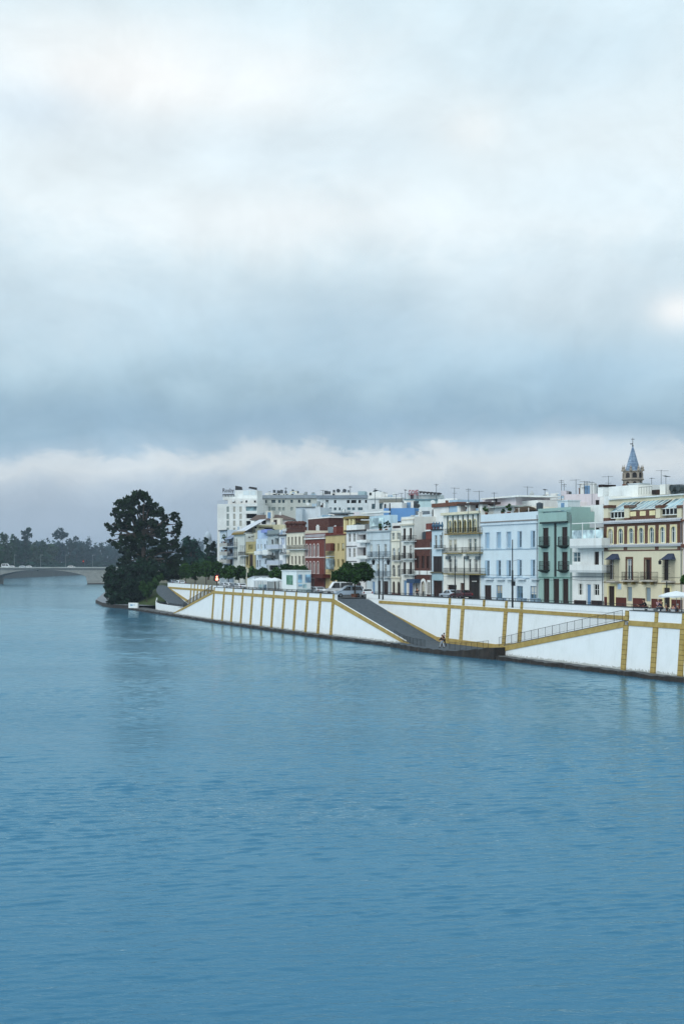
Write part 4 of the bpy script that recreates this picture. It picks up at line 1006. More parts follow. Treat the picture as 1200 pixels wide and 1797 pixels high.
# ---- cream house with brown merlons
b = House('town_house', 'cream house under a row of brown onion-topped merlons with one long balcony', 503, 535.3, 933, plaster('#ece4d0'), group=HG, depth=12)
xs = (506.4, 512.5, 518.9, 525.3, 531.8)
for yt, yb in ((942, 956), (976, 990.5)): b.row(xs, 3, yt, yb, 'dark', 518, pane=BRWN)
b.finish(); b.balcony(502.5, 535.5, 957, 965, proj=.7, xref=518); b.band(932, 934.5, 518, BRKD, .25); b.slab('parapet_wall', 503.2, 535, 926, 933.5, .02, .5, BRKD, 518)
for x in (506, 512.2, 518.5, 524.8, 531):
    mb = MB(); a = b.lx(x, .25); z = b.z(x, 926.5, .25) - b.z0; mb.lathe([(.55, z), (.55, z + .55), (.8, z + .9), (.75, z + 1.15), (.3, z + 1.4), (.02, z + 1.45)], 10, (a, .3)); mb.build('merlon', BRKD, b.root)
# ---- six narrow houses towards the bend
b = House('town_house', 'very narrow white house with paired small windows beside the merlon house', 490.3, 502.8, 939, plaster('#eef0f2'), group=HG, depth=12)
b.row((494, 498.7), 2.6, 962.5, 969.5, 'dark', 496); b.row((494, 498.7), 2.6, 992, 1000, 'dark', 496); b.op(496, 7, 944, 956, 'dark', pane=glass('#b0b9cc', .3)); b.finish(); b.balcony(490.5, 502.5, 969, 974.5, proj=.8); b.band(938, 941, 496, paint('#3b3b3c', .6), .3)
for x in (497, 500.5):
    mb = MB(); a = b.lx(x, .2); z = b.z(x, 939, .2) - b.z0; mb.lathe([(.3, z), (.15, z + .5), (.35, z + .9), (.1, z + 1.3), (.02, z + 1.6)], 8, (a, .3)); mb.build('urn', paint('#c3c7cb', .5), b.root)
b = House('town_house', 'grey house with deep brown terraces and pale solid parapets', 469.8, 490, 939, plaster('#b9c2c4'), group=HG, depth=12)
for yt, yb in ((944, 955), (967, 981.5)): b.op(485.5, 7, yt, yb, 'dark', pane=BRWN, rec=1.0); b.op(478, 3.5, yt + 3, yb, 'dark', pane=BRWN)
b.op(480, 15, 991, 1000, 'dark', pane=GLASS); b.finish()
for yt, yb in ((956, 964), (983.5, 992)): b.balcony(468.5, 488, yt, yb, proj=1.0, solid=plaster('#c3cbd9'), xref=480)
b.band(930, 937, 480, plaster('#8e9a9c'), .1, 'attic_band'); b.band(937, 939.5, 480, paint('#5d6668', .6), .3)
b = House('town_house', 'bluish white house with stacked pale balconies and a blue awning on top', 449.5, 469.6, 946, plaster('#cddbe8'), group=HG, depth=12)
b.row((453, 458.5), 2.6, 955, 964, 'french', 456); b.row((465,), 2.2, 955, 963, 'dark'); b.row((452, 456.5), 2.2, 983, 995, 'dark', 455); b.row((466,), 2.4, 981, 990, 'dark'); b.finish()
b.balcony(446, 456, 967, 974, proj=1.0, solid=WHITE); b.balcony(461, 470, 965, 974, proj=1.0, solid=WHITE); b.slab('canopy', 460, 475, 975, 980, -1.0, -.01, plaster('#5b5f5d')); b.slab('roof_hut', 452, 470, 931, 947, 1, 5, plaster('#b4c9e4')); b.slab('blue_awning', 458, 470, 929.5, 935, .2, 1.2, plaster('#8b9ad6'))
b = House('town_house', 'narrow ochre house with a dark doorway behind the street trees', 431.5, 449.3, 951, plaster('#b7a878'), group=HG, depth=12)
b.op(440, 8, 956, 964, 'dark', pane=glass('#7d7140', .4)); b.op(440.5, 7, 973, 994, 'dark', pane=BRWN); b.op(434, 3, 973, 992, 'dark', pane=BRWN); b.finish(); b.band(969, 971, 440, plaster('#d9cf9e'), .2, 'string_course'); b.slab('roof_garden_wall', 432, 448, 936, 951, 2, 6, plaster('#d3d1bd'))
b = House('town_house', 'tall cream-grey house under a long ochre tiled eave', 410.5, 431.3, 938, plaster('#d9dcd6'), group=HG, depth=12)
for yt, yb in ((957, 972), (977, 990)):
    b.row((412.5, 415.5), 1.6, yt - 12, yb - 8, 'dark', 414); b.row((422, 425.5, 429), 1.6, yt, yb, 'dark', 425)
b.finish(); b.eave(932.5, 938, 420, TANB, .6); b.balcony(418, 431.5, 968.5, 976, proj=.7, xref=425)
mb = MB(); a, c = b.lx(411), b.lx(431); zz = b.z(420, 934) - b.z0
mb.face([(a, -.3, zz), (c, -.3, zz), (c, 5, zz + 3), (a + 4, 5, zz + 3)]); mb.face([(a, -.3, zz), (a + 4, 5, zz + 3), (a, 6, zz)]); mb.build('pitched_roof', plaster('#c9ced6'), b.root)
b = House('town_house', 'blue-grey house with dark balconies next to the house under the ochre eave', 399.5, 410.3, 943, plaster('#9fb0c2'), group=HG, depth=12)
for yt, yb in ((945, 955), (962, 972), (981, 991)): b.op(405, 7, yt, yb, 'dark', pane=GLASS)
b.finish()
for y in (960, 978): b.balcony(398.5, 410, y - 8, y, proj=1.0, mat=paint('#3b4654', .6))
mb = MB(); a, c = b.lx(399), b.lx(410.5); zz = b.z(405, 944) - b.z0; mb.face([(a, -.8, zz - .3), (c, -.8, zz - .3), (c, 3, zz + 2), (a, 3, zz + 2)]); mb.build('pitched_roof', plaster('#8b97ac'), b.root)
b = House('town_house', 'pale house with plant-covered balconies at the end of the row', 386, 399.3, 931, plaster('#cfdbe4'), group=HG, depth=12)
for yt in (950, 965, 980): b.op(395, 5, yt, yt + 8, 'dark', pane=GLASSG); b.op(389.5, 3, yt, yt + 8, 'dark')
b.finish()
for y in (960, 975, 989): b.balcony(385.5, 398, y - 7, y, proj=.9, solid=plaster('#b8b6b0'))
b.band(930, 932, 392, paint('#4b5357', .6), .4)
# ---------------------------------------------------------------- buildings behind the row
BG = 'buildings rising behind the riverside houses'
def far(name, label, xl, xr, ytop, Yl, Yr, wall, cat='building', depth=14, **k):
    a, c = at(xl, HY, Yl), at(xr, HY, Yr)
    return House(name, label, xl, xr, ytop, wall, PL=a, PR=c, depth=depth, z0=6.05, cat=cat, group=BG, parapet=k.pop('parapet', .6), **k)
SHUT = paint('#8f9a98', .7); SHUTB = paint('#b3b1a8', .7)
b = far('apartment_tower', 'tall white apartment tower with dark lettering on its roof', 381.5, 451.5, 884.5, 414, 412, WHITE, depth=16)
for xc, pn in ((400, SHUT), (411.3, SHUTB), (422.5, SHUTB)):
    for y in (889, 901.5, 913.5, 926, 938.5, 951): b.op(xc, 4.2, y, y + 9.5, 'dark', pane=pn, rec=.15)
for y in (901.5, 914): b.op(441, 18, y, y + 8, 'dark', pane=GLASS, rec=1.0)
b.op(441, 19, 889, 896.5, 'dark', pane=GLASSB, rec=.3); b.finish()
for y in (884, 897): b.slab('balcony_front', 431, 451.5, y, y + 4.5, -.6, -.02, WHITE)
b.slab('penthouse_wall', 400, 451, 875, 886, 3, 14, WHITE, 400); b.roof_rail(382, 400, 879, 885, .6, paint('#69757c', .6), .4)
for x0, x1 in ((408, 412), (422.5, 425.5), (431, 434), (446, 449)): b.slab('window', x0, x1, 878.5, 882, 2.9, 3.02, GLASS, 400)
b.slab('stair_house', 412, 451, 860.5, 876, 5, 12, WHITE, 412); b.slab('stair_house', 391.5, 412.5, 869, 877, 4.9, 9, WHITE)
for x0, x1 in ((427, 438), (439.5, 449)): b.slab('panel', x0, x1, 861, 868.5, 4.9, 5.02, PALE)
for x0, x1, y0, y1, sk in ((413.5, 426, 852.5, 860, 0), (436.5, 451, 854, 860.3, 1)):
    mb = MB(); a, c = b.lx(x0, 6), b.lx(x1, 6); z0_, z1_ = b.z(x0, y1, 6) - b.z0, b.z(x0, y0, 6) - b.z0
    mb.prism([(a, z0_), (c, z0_), (c - .25, z0_ + (z1_ - z0_) * .75), (a + .05, z1_)] if not sk else [(a, z0_ + .55), (c, z0_), (c, z0_ + .75), (a + .3, z1_)], 5.6, 6.2, 'y'); mb.build('solar_panel', paint('#2b2a2c', .4), b.root)
def lettering(name, word, parent, x, y, z, width, height, mat, depth=.06):
    cu = bpy.data.curves.new(name, 'FONT'); cu.body = word; cu.extrude = depth; cu.size = 1; cu.resolution_u = 2; cu.bevel_depth = .012
    o = bpy.data.objects.new(name, cu); COL.objects.link(o)
    bpy.context.view_layer.update(); dg = bpy.context.evaluated_depsgraph_get()
    me = bpy.data.meshes.new_from_object(o.evaluated_get(dg)); bpy.data.objects.remove(o)
    xs = [v.co.x for v in me.vertices]; ys = [v.co.y for v in me.vertices]; sx_, sy_ = width / (max(xs) - min(xs)), height / (max(ys) - min(ys)); x0, y0 = min(xs), min(ys)
    for v in me.vertices: v.co = ((v.co.x - x0) * sx_ + x, y + v.co.z * -1.0, (v.co.y - y0) * sy_ + z)
    me.materials.append(mat); q = bpy.data.objects.new(name, me); COL.objects.link(q); q.parent = parent; return q
tower = b
sg = empty('roof_sign', b.root.location + Vector((0, 0, 0)), b.root.rotation_euler.z); tag(sg, 'dark script lettering standing on the roof of the white apartment tower', 'roof sign')
a, c = b.lx(391, 4.5), b.lx(411, 4.5); z0_, z1_ = b.z(391, 866.5, 4.5) - b.z0, b.z(391, 857, 4.5) - b.z0
lettering('sign_lettering', 'Rosby', sg, a, 4.5, z0_, c - a, z1_ - z0_, paint('#2e2c33', .5))
mb = MB(); mb.box(a, c, 4.4, 4.6, z0_ - .4, z0_ - .12)
for i in range(5): mb.box(a + (c - a) * i / 4 - .05, a + (c - a) * i / 4 + .05, 4.42, 4.58, z0_ - .9, z0_ - .4)
mb.build('sign_frame', paint('#33323a', .5), sg)
b = far('apartment_block', 'long grey apartment block with a flat slab roof, right beside the white tower', 451.7, 556, 871, 427, 425, STONEW, depth=14)
for xc, w_ in ((458.5, 4.5), (467, 3), (480, 7), (490.5, 4.5), (497.5, 4.5), (512, 4), (525, 4), (533.5, 4.5), (543, 4.5)): b.op(xc, w_, 877, 882.5, 'dark', 500, pane=GLASSG, rec=.2); b.op(xc, w_, 890, 896, 'dark', 500, pane=SHUT, rec=.2)
b.op(470, 9.5, 889, 901, 'dark', 500, pane=SHUT); b.finish(); b.band(868.8, 874.5, 500, plaster('#9aa4ad'), .5, 'roof_slab')
b.slab('stair_house', 465, 484, 865, 870, 4, 9, WHITE); b.slab('stair_house', 486, 532, 866, 870, 4, 9, plaster('#dfe4e2'))
for x0, x1 in ((479, 484), (488, 491), (497.5, 499), (503, 505), (511, 515)): b.slab('window', x0, x1, 867, 869.3, 3.9, 4.02, GLASS)
for x0, x1, y0 in ((479, 482, 859.5), (486, 490, 860.5), (492, 495, 859.5), (499.5, 502, 861), (512, 514.5, 859), (518, 523, 861.5)): b.slab('roof_plant', x0, x1, y0, 866.5, 5, 7, paint('#4a5157', .6))
b = far('apartment_block', 'white apartment block with rows of small dark windows under a grey roof slab', 556.2, 645.5, 872, 401.5, 399.5, plaster('#dfe6ea'), depth=14)
for xc, w_ in ((574, 5), (588, 4), (611, 5), (620.5, 9), (631, 4.5), (642, 3.5)): b.op(xc, w_, 877.5, 883, 'dark', 600, pane=GLASS); 
for xc, w_ in ((580, 4.5), (588, 4.5), (596, 3), (612, 6), (620, 5), (632, 8)): b.op(xc, w_, 890.5, 895.5, 'dark', 600, pane=GLASSG)
b.finish(); b.band(869, 874.5, 600, plaster('#8c98a5'), .5, 'roof_slab'); b.slab('stair_house', 580, 628, 864.5, 870, 4, 9, WHITE); b.slab('stair_house', 628, 640, 862, 870, 3.8, 9, plaster('#a9c3cc')); b.slab('window', 583.5, 587, 866, 869, 3.9, 4.02, GLASS)
for x0, x1, y0 in ((569, 574, 861), (576, 578.5, 862), (584, 586.5, 859.5), (599, 602, 863), (610, 611.5, 860)): b.slab('roof_plant', x0, x1, y0, 867, 5, 7, paint('#4a5157', .6))
for x in (593.5, 604.5):
    mb = MB(); a = b.lx(x, 5.5); z = b.z(x, 861, 5.5) - b.z0; mb.tube((a, 5, z), (a, 6.2, z), .5, n=12); mb.box(a - .3, a + .3, 5.2, 6.0, z - 1.2, z - .4); mb.build('water_tank', paint('#3a4048', .5), b.root)
b = far('apartment_block', 'white block with an arched stair hood on its flat roof', 645.7, 706, 873.5, 367, 365, plaster('#e2e7ea'), depth=12)
for xc, w_ in ((655, 6), (668, 5), (690, 8), (700, 6)): b.op(xc, w_, 884, 893, 'dark', 670, pane=GLASSG)
b.finish(); b.band(872.5, 875, 670, WHITE, .4, 'roof_slab'); b.slab('shade', 665, 705, 876.5, 882.5, -.6, -.02, plaster('#8f8d84')); b.slab('stair_house', 645.9, 672, 863, 875, 2, 8, WHITE); b.slab('window', 648, 651.5, 864.5, 869, 1.9, 2.02, GLASS)
mb = MB(); a, c = b.lx(655, 3), b.lx(667, 3); zz = b.z(660, 863, 3) - b.z0
for i in range(8):
    q0, q1 = math.pi * i / 8, math.pi * (i + 1) / 8; m, r = (a + c) / 2, (c - a) / 2
    mb.face([(m - r * math.cos(q0), 2.2, zz + .45 * math.sin(q0)), (m - r * math.cos(q1), 2.2, zz + .45 * math.sin(q1)), (m - r * math.cos(q1), 6, zz + .45 * math.sin(q1)), (m - r * math.cos(q0), 6, zz + .45 * math.sin(q0))])
mb.build('arched_hood', plaster('#7f8b96'), b.root)
b = far('town_house', 'white house under a wide brown hipped tile roof in front of the grey block', 441, 511, 912.5, 350, 348, plaster('#e3e6e6'), depth=11, cat='house', parapet=.05)
for xc, w_ in ((455.5, 2), (463, 8), (476, 4)): b.op(xc, w_, 913.5, 920, 'dark', 470, pane=GLASS)
b.finish(); mb = MB(); a, c, zz, zr = b.lx(438.5), b.lx(513), b.z(470, 912.5) - b.z0, b.z(470, 902) - b.z0; dd = 11
r0, r1 = b.lx(452, 6), b.lx(497, 6)
mb.face([(a, -.7, zz), (c, -.7, zz), (r1, 5.5, zr), (r0, 5.5, zr)]); mb.face([(a, -.7, zz), (r0, 5.5, zr), (a, dd, zz)]); mb.face([(c, -.7, zz), (c, dd, zz), (r1, 5.5, zr)]); mb.face([(a, dd, zz), (r0, 5.5, zr), (r1, 5.5, zr), (c, dd, zz)]); mb.face([(a, -.7, zz - .02), (a, dd, zz - .02), (c, dd, zz - .02), (c, -.7, zz - .02)])
mb.build('hipped_roof', tiles('#6e5a52', '#57483f'), b.root)
b = far('town_house', 'low cream rooftop house with a dark shade over its terrace', 443, 500, 921, 336, 334, plaster('#d8d4b4'), depth=8, cat='house'); b.op(466, 26, 923, 929, 'dark', 460, pane=glass('#3d3c2c', .5), rec=1.2); b.op(448, 5, 920, 930, 'dark', pane=GLASS); b.finish(); b.slab('white_screen', 440, 446, 914, 924, .5, 1, WHITE)
b = far('town_house', 'white rooftop sheds stepping up behind the brick houses', 519, 562, 890.5, 354, 352, plaster('#dfe7ee'), depth=9, cat='house'); b.op(526.5, 2.2, 894, 902, 'dark', pane=GLASS); b.finish(); b.slab('shed', 519, 530, 893, 915, -2, -.02, plaster('#c7d4de')); b.slab('roof_edge', 519, 552, 889.5, 891, -.3, .1, paint('#555a5e'), 520)
b = far('town_house', 'low white terraces with a pale blue awning behind the tan house', 557, 612, 905, 319.5, 317.5, plaster('#cfdee8'), depth=9, cat='house'); b.op(594, 9, 915, 920, 'dark', pane=GLASSG); b.finish(); b.slab('awning', 565, 580, 904, 909, -1.5, -.02, plaster('#8fb0c6')); b.slab('terrace_shade', 576, 611, 899.5, 901.5, -1, 4, paint('#67747c', .6)); b.slab('terrace_wall', 576, 611, 901.5, 906, 3.9, 4.0, WHITE)
b = far('town_house', 'rooftop house wall painted bright blue, with a tall dark pipe up it', 673, 727, 892, 289.5, 287.5, SKYB, depth=9, cat='house')
b.finish(); b.slab('flue_pipe', 682.6, 684.3, 883, 912, -.25, -.02, paint('#20262b'), 683); b.slab('roof_shed', 672.5, 705, 882, 892.2, 1, 6, WHITE); b.slab('flue_pipe', 674, 676, 884, 892, .7, .98, paint('#20262b'))
b.slab('terrace_slot', 688, 704, 915, 919.5, -.1, -.02, GLASS); b.slab('terrace_slab', 687, 704, 919.5, 921.5, -.3, -.02, WHITE)
b = far('apartment_block', 'round-cornered pale teal block carrying red rooftop letters', 709, 777, 877, 335, 333, plaster('#c7e0e4'), depth=10)
for xc in (722, 727, 733): b.op(xc, 2.6, 879, 883.5, 'dark', 725, pane=GLASSG)
b.finish(); b.band(875.5, 878, 740, plaster('#6f8f9c'), .25, 'roof_slab'); b.slab('stair_house', 733, 773, 868, 877, 2.5, 8, plaster('#dfeaec'))
mb = MB(); 
for i in range(6):
    a, c = b.lx(735.5 + i * 6.2, 2), b.lx(740.7 + i * 6.2, 2); zz = b.z(745, 863 + i * .55, 2) - b.z0
    mb.box(a, c, 1.2, 5, zz - .1, zz + .12); mb.box(a + .1, c - .1, 1.15, 1.25, zz - .45, zz - .1)
mb.build('pergola_lattice', paint('#3b3a3b', .6), b.root)
b.slab('roof_post', 735.5, 736, 864, 869, 2, 2.1, IRON); b.slab('roof_post', 772, 772.6, 866, 869, 2, 2.1, IRON)
sg = empty('roof_sign', b.root.location, b.root.rotation_euler.z); tag(sg, 'red outlined rooftop letters on the pale teal block', 'roof sign')
a, c = b.lx(717, 1.5), b.lx(733.5, 1.5); z0_, z1_ = b.z(725, 869.5, 1.5) - b.z0, b.z(725, 859.5, 1.5) - b.z0
lettering('sign_lettering', 'OOME', sg, a, 1.5, z0_, c - a, z1_ - z0_, paint('#a5525a', .5))
mb = MB()
for i in range(6):
    x = a + (c - a) * i / 5; mb.box(x - .04, x + .04, 1.55, 1.65, z0_ - .9, z1_)
mb.build('sign_frame', paint('#7c6f78', .5), sg)
b = far('town_house', 'white rooftop sheds with a dark tank behind the urn-topped house', 735, 790, 890, 266, 264, plaster('#e3ebee'), depth=8, cat='house'); b.finish(); b.slab('terrace_fence', 729, 753, 897, 904, -1.5, -1.2, plaster('#76808a')); b.slab('roof_hut', 768, 803, 876, 891, 2, 6, WHITE); b.slab('chimney', 781, 784, 878, 890, 0, 1, TERRA)
mb = MB(); a = b.lx(731, .5); z = b.z(731, 887.5, .5) - b.z0; mb.tube((a, 0, z), (a, 1.4, z), .42, n=10); mb.build('water_tank', paint('#23282c', .5), b.root)
b = far('apartment_block', 'wide white block with three small dark windows behind the green house', 902, 992, 876.5, 232, 230, plaster('#e3e8e8'), depth=10)
for xc in (963.5, 977.5): b.op(xc, 3.8, 884, 893, 'dark', pane=BRWN)
b.op(920, 8, 884, 890, 'dark', pane=GLASSG); b.finish(); b.band(875.5, 877.5, 950, WHITE, .3, 'roof_slab'); b.band(880.5, 883.5, 965, plaster('#b0b6b8'), .15, 'string_course', 950, 990); b.slab('roof_hut', 965, 975, 866, 877, 3, 6, WHITE); b.slab('terrace_roof', 912, 948, 876, 878, -2, 2, plaster('#9aa3a6'))
b = far('apartment_block', 'pinkish grey block with one dark window between the green and cream houses', 989, 1053, 867.5, 220, 218, PINKW, depth=10)
b.op(1047.5, 6.5, 877.5, 889.5, 'dark', pane=BRWN); b.op(1016, 26, 887, 889.8, 'dark', pane=GLASS); b.finish()
b.slab('roof_hut', 984, 993, 861, 870, 1, 4, plaster('#d5d0d6')); b.slab('roof_dish', 996, 1000, 862.5, 868, 3, 4, paint('#4e5a60')); b.slab('wall_patch', 991, 1030, 881, 890, -.06, .01, plaster('#e2d9d9'))
b = far('apartment_block', 'tall white house wall behind the terraced white house', 1052, 1072, 867.5, 206, 204, WHITE, depth=10); b.finish()
b.slab('chimney', 1050, 1054.5, 852, 868, 1, 2.2, WHITE); b.slab('chimney_cap', 1049.5, 1055.5, 850.5, 853.5, .9, 2.3, paint('#2f2a2c')); b.slab('water_tank', 1057, 1061, 856, 868, 1, 2, paint('#3d464e', .5)); b.slab('water_tank', 1064, 1067.5, 855, 868, 1, 2, paint('#3d464e', .5))
# ---------------------------------------------------------------- things that grow on flat roofs, parts of their houses
CR = random.Random(77)
def clutter(h, n, back=9.0):
    pz = h.z1 - h.z0 - h.parapet
    for i in range(n):
        x = CR.uniform(.6, max(.7, h.w - .9)); y = CR.uniform(1.0, back); k = CR.randrange(6); mb = MB()
        if k == 0:
            mb.box(x, x + .55, y, y + .55, pz, pz + 1.7); mb.box(x - .06, x + .61, y - .06, y + .61, pz + 1.7, pz + 1.8); mb.box(x + .1, x + .45, y + .1, y + .45, pz + 1.8, pz + 2.1); mb.build('chimney', CR.choice((WHITE, GREYW, TERRA)), h.root)
        elif k == 1:
            mb.box(x, x + .9, y, y + .4, pz + .5, pz + 1.25); mb.box(x + .05, x + .12, y + .05, y + .35, pz, pz + .5); mb.box(x + .78, x + .85, y + .05, y + .35, pz, pz + .5); mb.build('air_conditioner', plaster('#c3c8c8'), h.root)
        elif k == 2:
            mb.tube((x, y, pz), (x, y, pz + 1.5), .03, n=5); c = Vector((x, y - .1, pz + 1.6)); n_ = Vector((.3, -.8, .5)).normalized(); mb.tube(c, c + n_ * .12, .12, .45, 12); mb.build('satellite_dish', plaster('#d2d6d6'), h.root)
        elif k == 3:
            mb.tube((x, y, pz + .9), (x, y, pz + 2.1), .5, n=12); mb.tube((x, y, pz + 2.1), (x, y, pz + 2.25), .5, .15, 12)
            for q in range(3): a = q * 2.1; mb.tube((x + .4 * math.cos(a), y + .4 * math.sin(a), pz), (x + .4 * math.cos(a), y + .4 * math.sin(a), pz + .9), .04, n=4)
            mb.build('water_tank', CR.choice((paint('#3d464d', .5), paint('#9aa3a6', .5))), h.root)
        elif k == 4:
            w_ = CR.uniform(1.5, 2.6); mb.box(x - w_ / 2, x + w_ / 2, y, y + 2.0, pz, pz + 2.2); mb.box(x - w_ / 2 - .1, x + w_ / 2 + .1, y - .1, y + 2.1, pz + 2.2, pz + 2.32); o = mb.build('stair_house', CR.choice((WHITE, PALE, OFFWHITE)), h.root)
            mb = MB(); mb.box(x - .4, x + .4, y - .05, y + .01, pz + .05, pz + 1.95); mb.build('door', CR.choice((DARKWOOD, BLUEP, GLASS)), o)
        else:
            for q in range(2): mb.tube((x + q * 1.8, y, pz), (x + q * 1.8, y, pz + 1.8), .03, n=4)
            mb.tube((x, y, pz + 1.7), (x + 1.8, y, pz + 1.7), .015, n=3)
            mb.box(x + .15, x + .7, y - .01, y + .01, pz + .85, pz + 1.69); mb.box(x + .85, x + 1.5, y - .01, y + .01, pz + 1.0, pz + 1.69); mb.build('washing_line', CR.choice((WHITE, LBLUE, PINKW)), h.root)
for h in HOUSES: clutter(h, 3 if h.z0 == ZST else 5, 8 if h.z0 == ZST else 10)
# ---------------------------------------------------------------- church tower
def church():
    Y = 405.0; c = at(1109.5, HY, Y); k = Y / F; zz = lambda y: CAMH - (y - HY) * k
    root = empty('church_tower', (c.x, c.y, 6.0)); tag(root, 'stone church belfry with a blue tiled eight-sided spire', 'church tower', None, 'thing')
    z = lambda y: zz(y) - 6.0
    ST = stone('#8f8478', '#b5aa9b', .5); ph = math.pi / 8
    mb = MB(); r = 17.2 * k
    mb.lathe([(r * 1.02, 0), (r * 1.02, z(856)), (r * .99, z(853)), (r * .99, z(844))], 8, phase=ph); body = mb.build('tower_shaft', ST, root)
    mb = MB(); mb.lathe([(r, z(843.8)), (19.8 * k, z(842.3)), (19.8 * k, z(840.8)), (17 * k, z(839.6))], 8, phase=ph); mb.build('cornice', ST, root)
    mb = MB(); mb.lathe([(16.6 * k, z(839.6)), (16.6 * k, z(829)), (17.8 * k, z(828)), (17.8 * k, z(827)), (15 * k, z(826.6))], 8, phase=ph); bel = mb.build('belfry', ST, root)
    for i in range(8):
        q = math.pi / 4 * i; M = Matrix.Rotation(q, 4, 'Z'); d = 16.6 * k * math.cos(ph)
        mb = MB(); w_ = .62
        pts = [(-w_, z(839)), (w_, z(839)), (w_, z(833.5))] + [(w_ * math.cos(t * math.pi / 6), z(833.5) + w_ * math.sin(t * math.pi / 6)) for t in range(1, 6)] + [(-w_, z(833.5))]
        b0 = len(mb.v); mb.prism(pts, 0, .05, 'x'); mb.v = [tuple(M @ Vector((d - .01 + v[0], v[1], v[2]))) for v in mb.v]
        mb.build('bell_opening', glass('#2a2422', .6), bel)
        mb = MB(); mb.prism([(.5 * math.cos(t * math.pi / 8), z(849) + .62 * math.sin(t * math.pi / 8)) for t in range(16)], 0, .05, 'x'); d2 = r * .995 * math.cos(ph); mb.v = [tuple(M @ Vector((d2 - .01 + v[0], v[1], v[2]))) for v in mb.v]
        mb.build('round_window', glass('#2a1f1c', .6), body)
        q2 = q + ph; a = (17.6 * k * math.cos(q2), 17.6 * k * math.sin(q2))
        mb = MB(); mb.lathe([(.42, z(827)), (.42, z(824)), (.2, z(823)), (.34, z(821)), (.12, z(819)), (.02, z(815.5))], 6, a); mb.build('pinnacle', ST, root)
        mb = MB(); mb.lathe([(.28, z(839.5)), (.22, z(829.5))], 6, (16.8 * k * math.cos(q2), 16.8 * k * math.sin(q2))); mb.build('pilaster', ST, bel)
    m, nt, bb = new_mat('spire_tiles'); g = nt.new('ShaderNodeNewGeometry').outputs['Position']
    n = nt.noise(g, .8, 3, .6); s_ = nt.new('ShaderNodeSeparateXYZ'); nt.l.new(g, s_.inputs[0]); st = nt.math('LESS_THAN', nt.math('FRACT', nt.math('MULTIPLY', s_.outputs[2], 1.4)), .3)
    col = nt.mix(nt.ramp(n, [(.4, (0, 0, 0)), (.6, (1, 1, 1))]), hexc('#56708f'), hexc('#8aa1b8')); col = nt.mix(nt.math('MULTIPLY', st, .5), col, hexc('#4a627f')); nt.l.new(col, bb.inputs['Base Color']); bb.inputs['Roughness'].default_value = .5
    mb = MB(); mb.lathe([(14.6 * k, z(827)), (13 * k, z(824.5)), (7 * k, z(804)), (1.0 * k, z(783.5))], 8, phase=ph); sp = mb.build('spire', m, root)
    mb = MB(); mb.lathe([(.1, z(783.6)), (.32, z(782.5)), (.1, z(781)), (.07, z(772)), (.05, z(768))], 6); mb.box(-.5, .5, -.05, .05, z(771.2), z(770.4)); mb.box(-.75, .0, -.04, .04, z(779.8), z(778.2)); mb.build('weather_vane', IRON, sp)
church()
# ---------------------------------------------------------------- dome in the distance
b0 = at(365, HY, 640); k = 640 / F; root = empty('domed_building', (b0.x, b0.y, 6.0)); tag(root, 'distant building with a pale dome beyond the cypress', 'domed building', None, 'thing')
zd = lambda y: CAMH - (y - HY) * k - 6
mb = MB(); mb.lathe([(7 * k, 0), (7 * k, zd(948)), (7.4 * k, zd(947))], 12); mb.build('drum', plaster('#aab4bf'), root)
mb = MB(); mb.lathe([(6.8 * k, zd(947)), (6.5 * k, zd(942)), (5.2 * k, zd(937)), (3 * k, zd(933.4)), (.8 * k, zd(932.6)), (.5 * k, zd(929)), (.1 * k, zd(926))], 14); mb.build('dome', plaster('#b4bfca'), root, True)  # grey-blue tone puts the haze of distance into the dome's colour
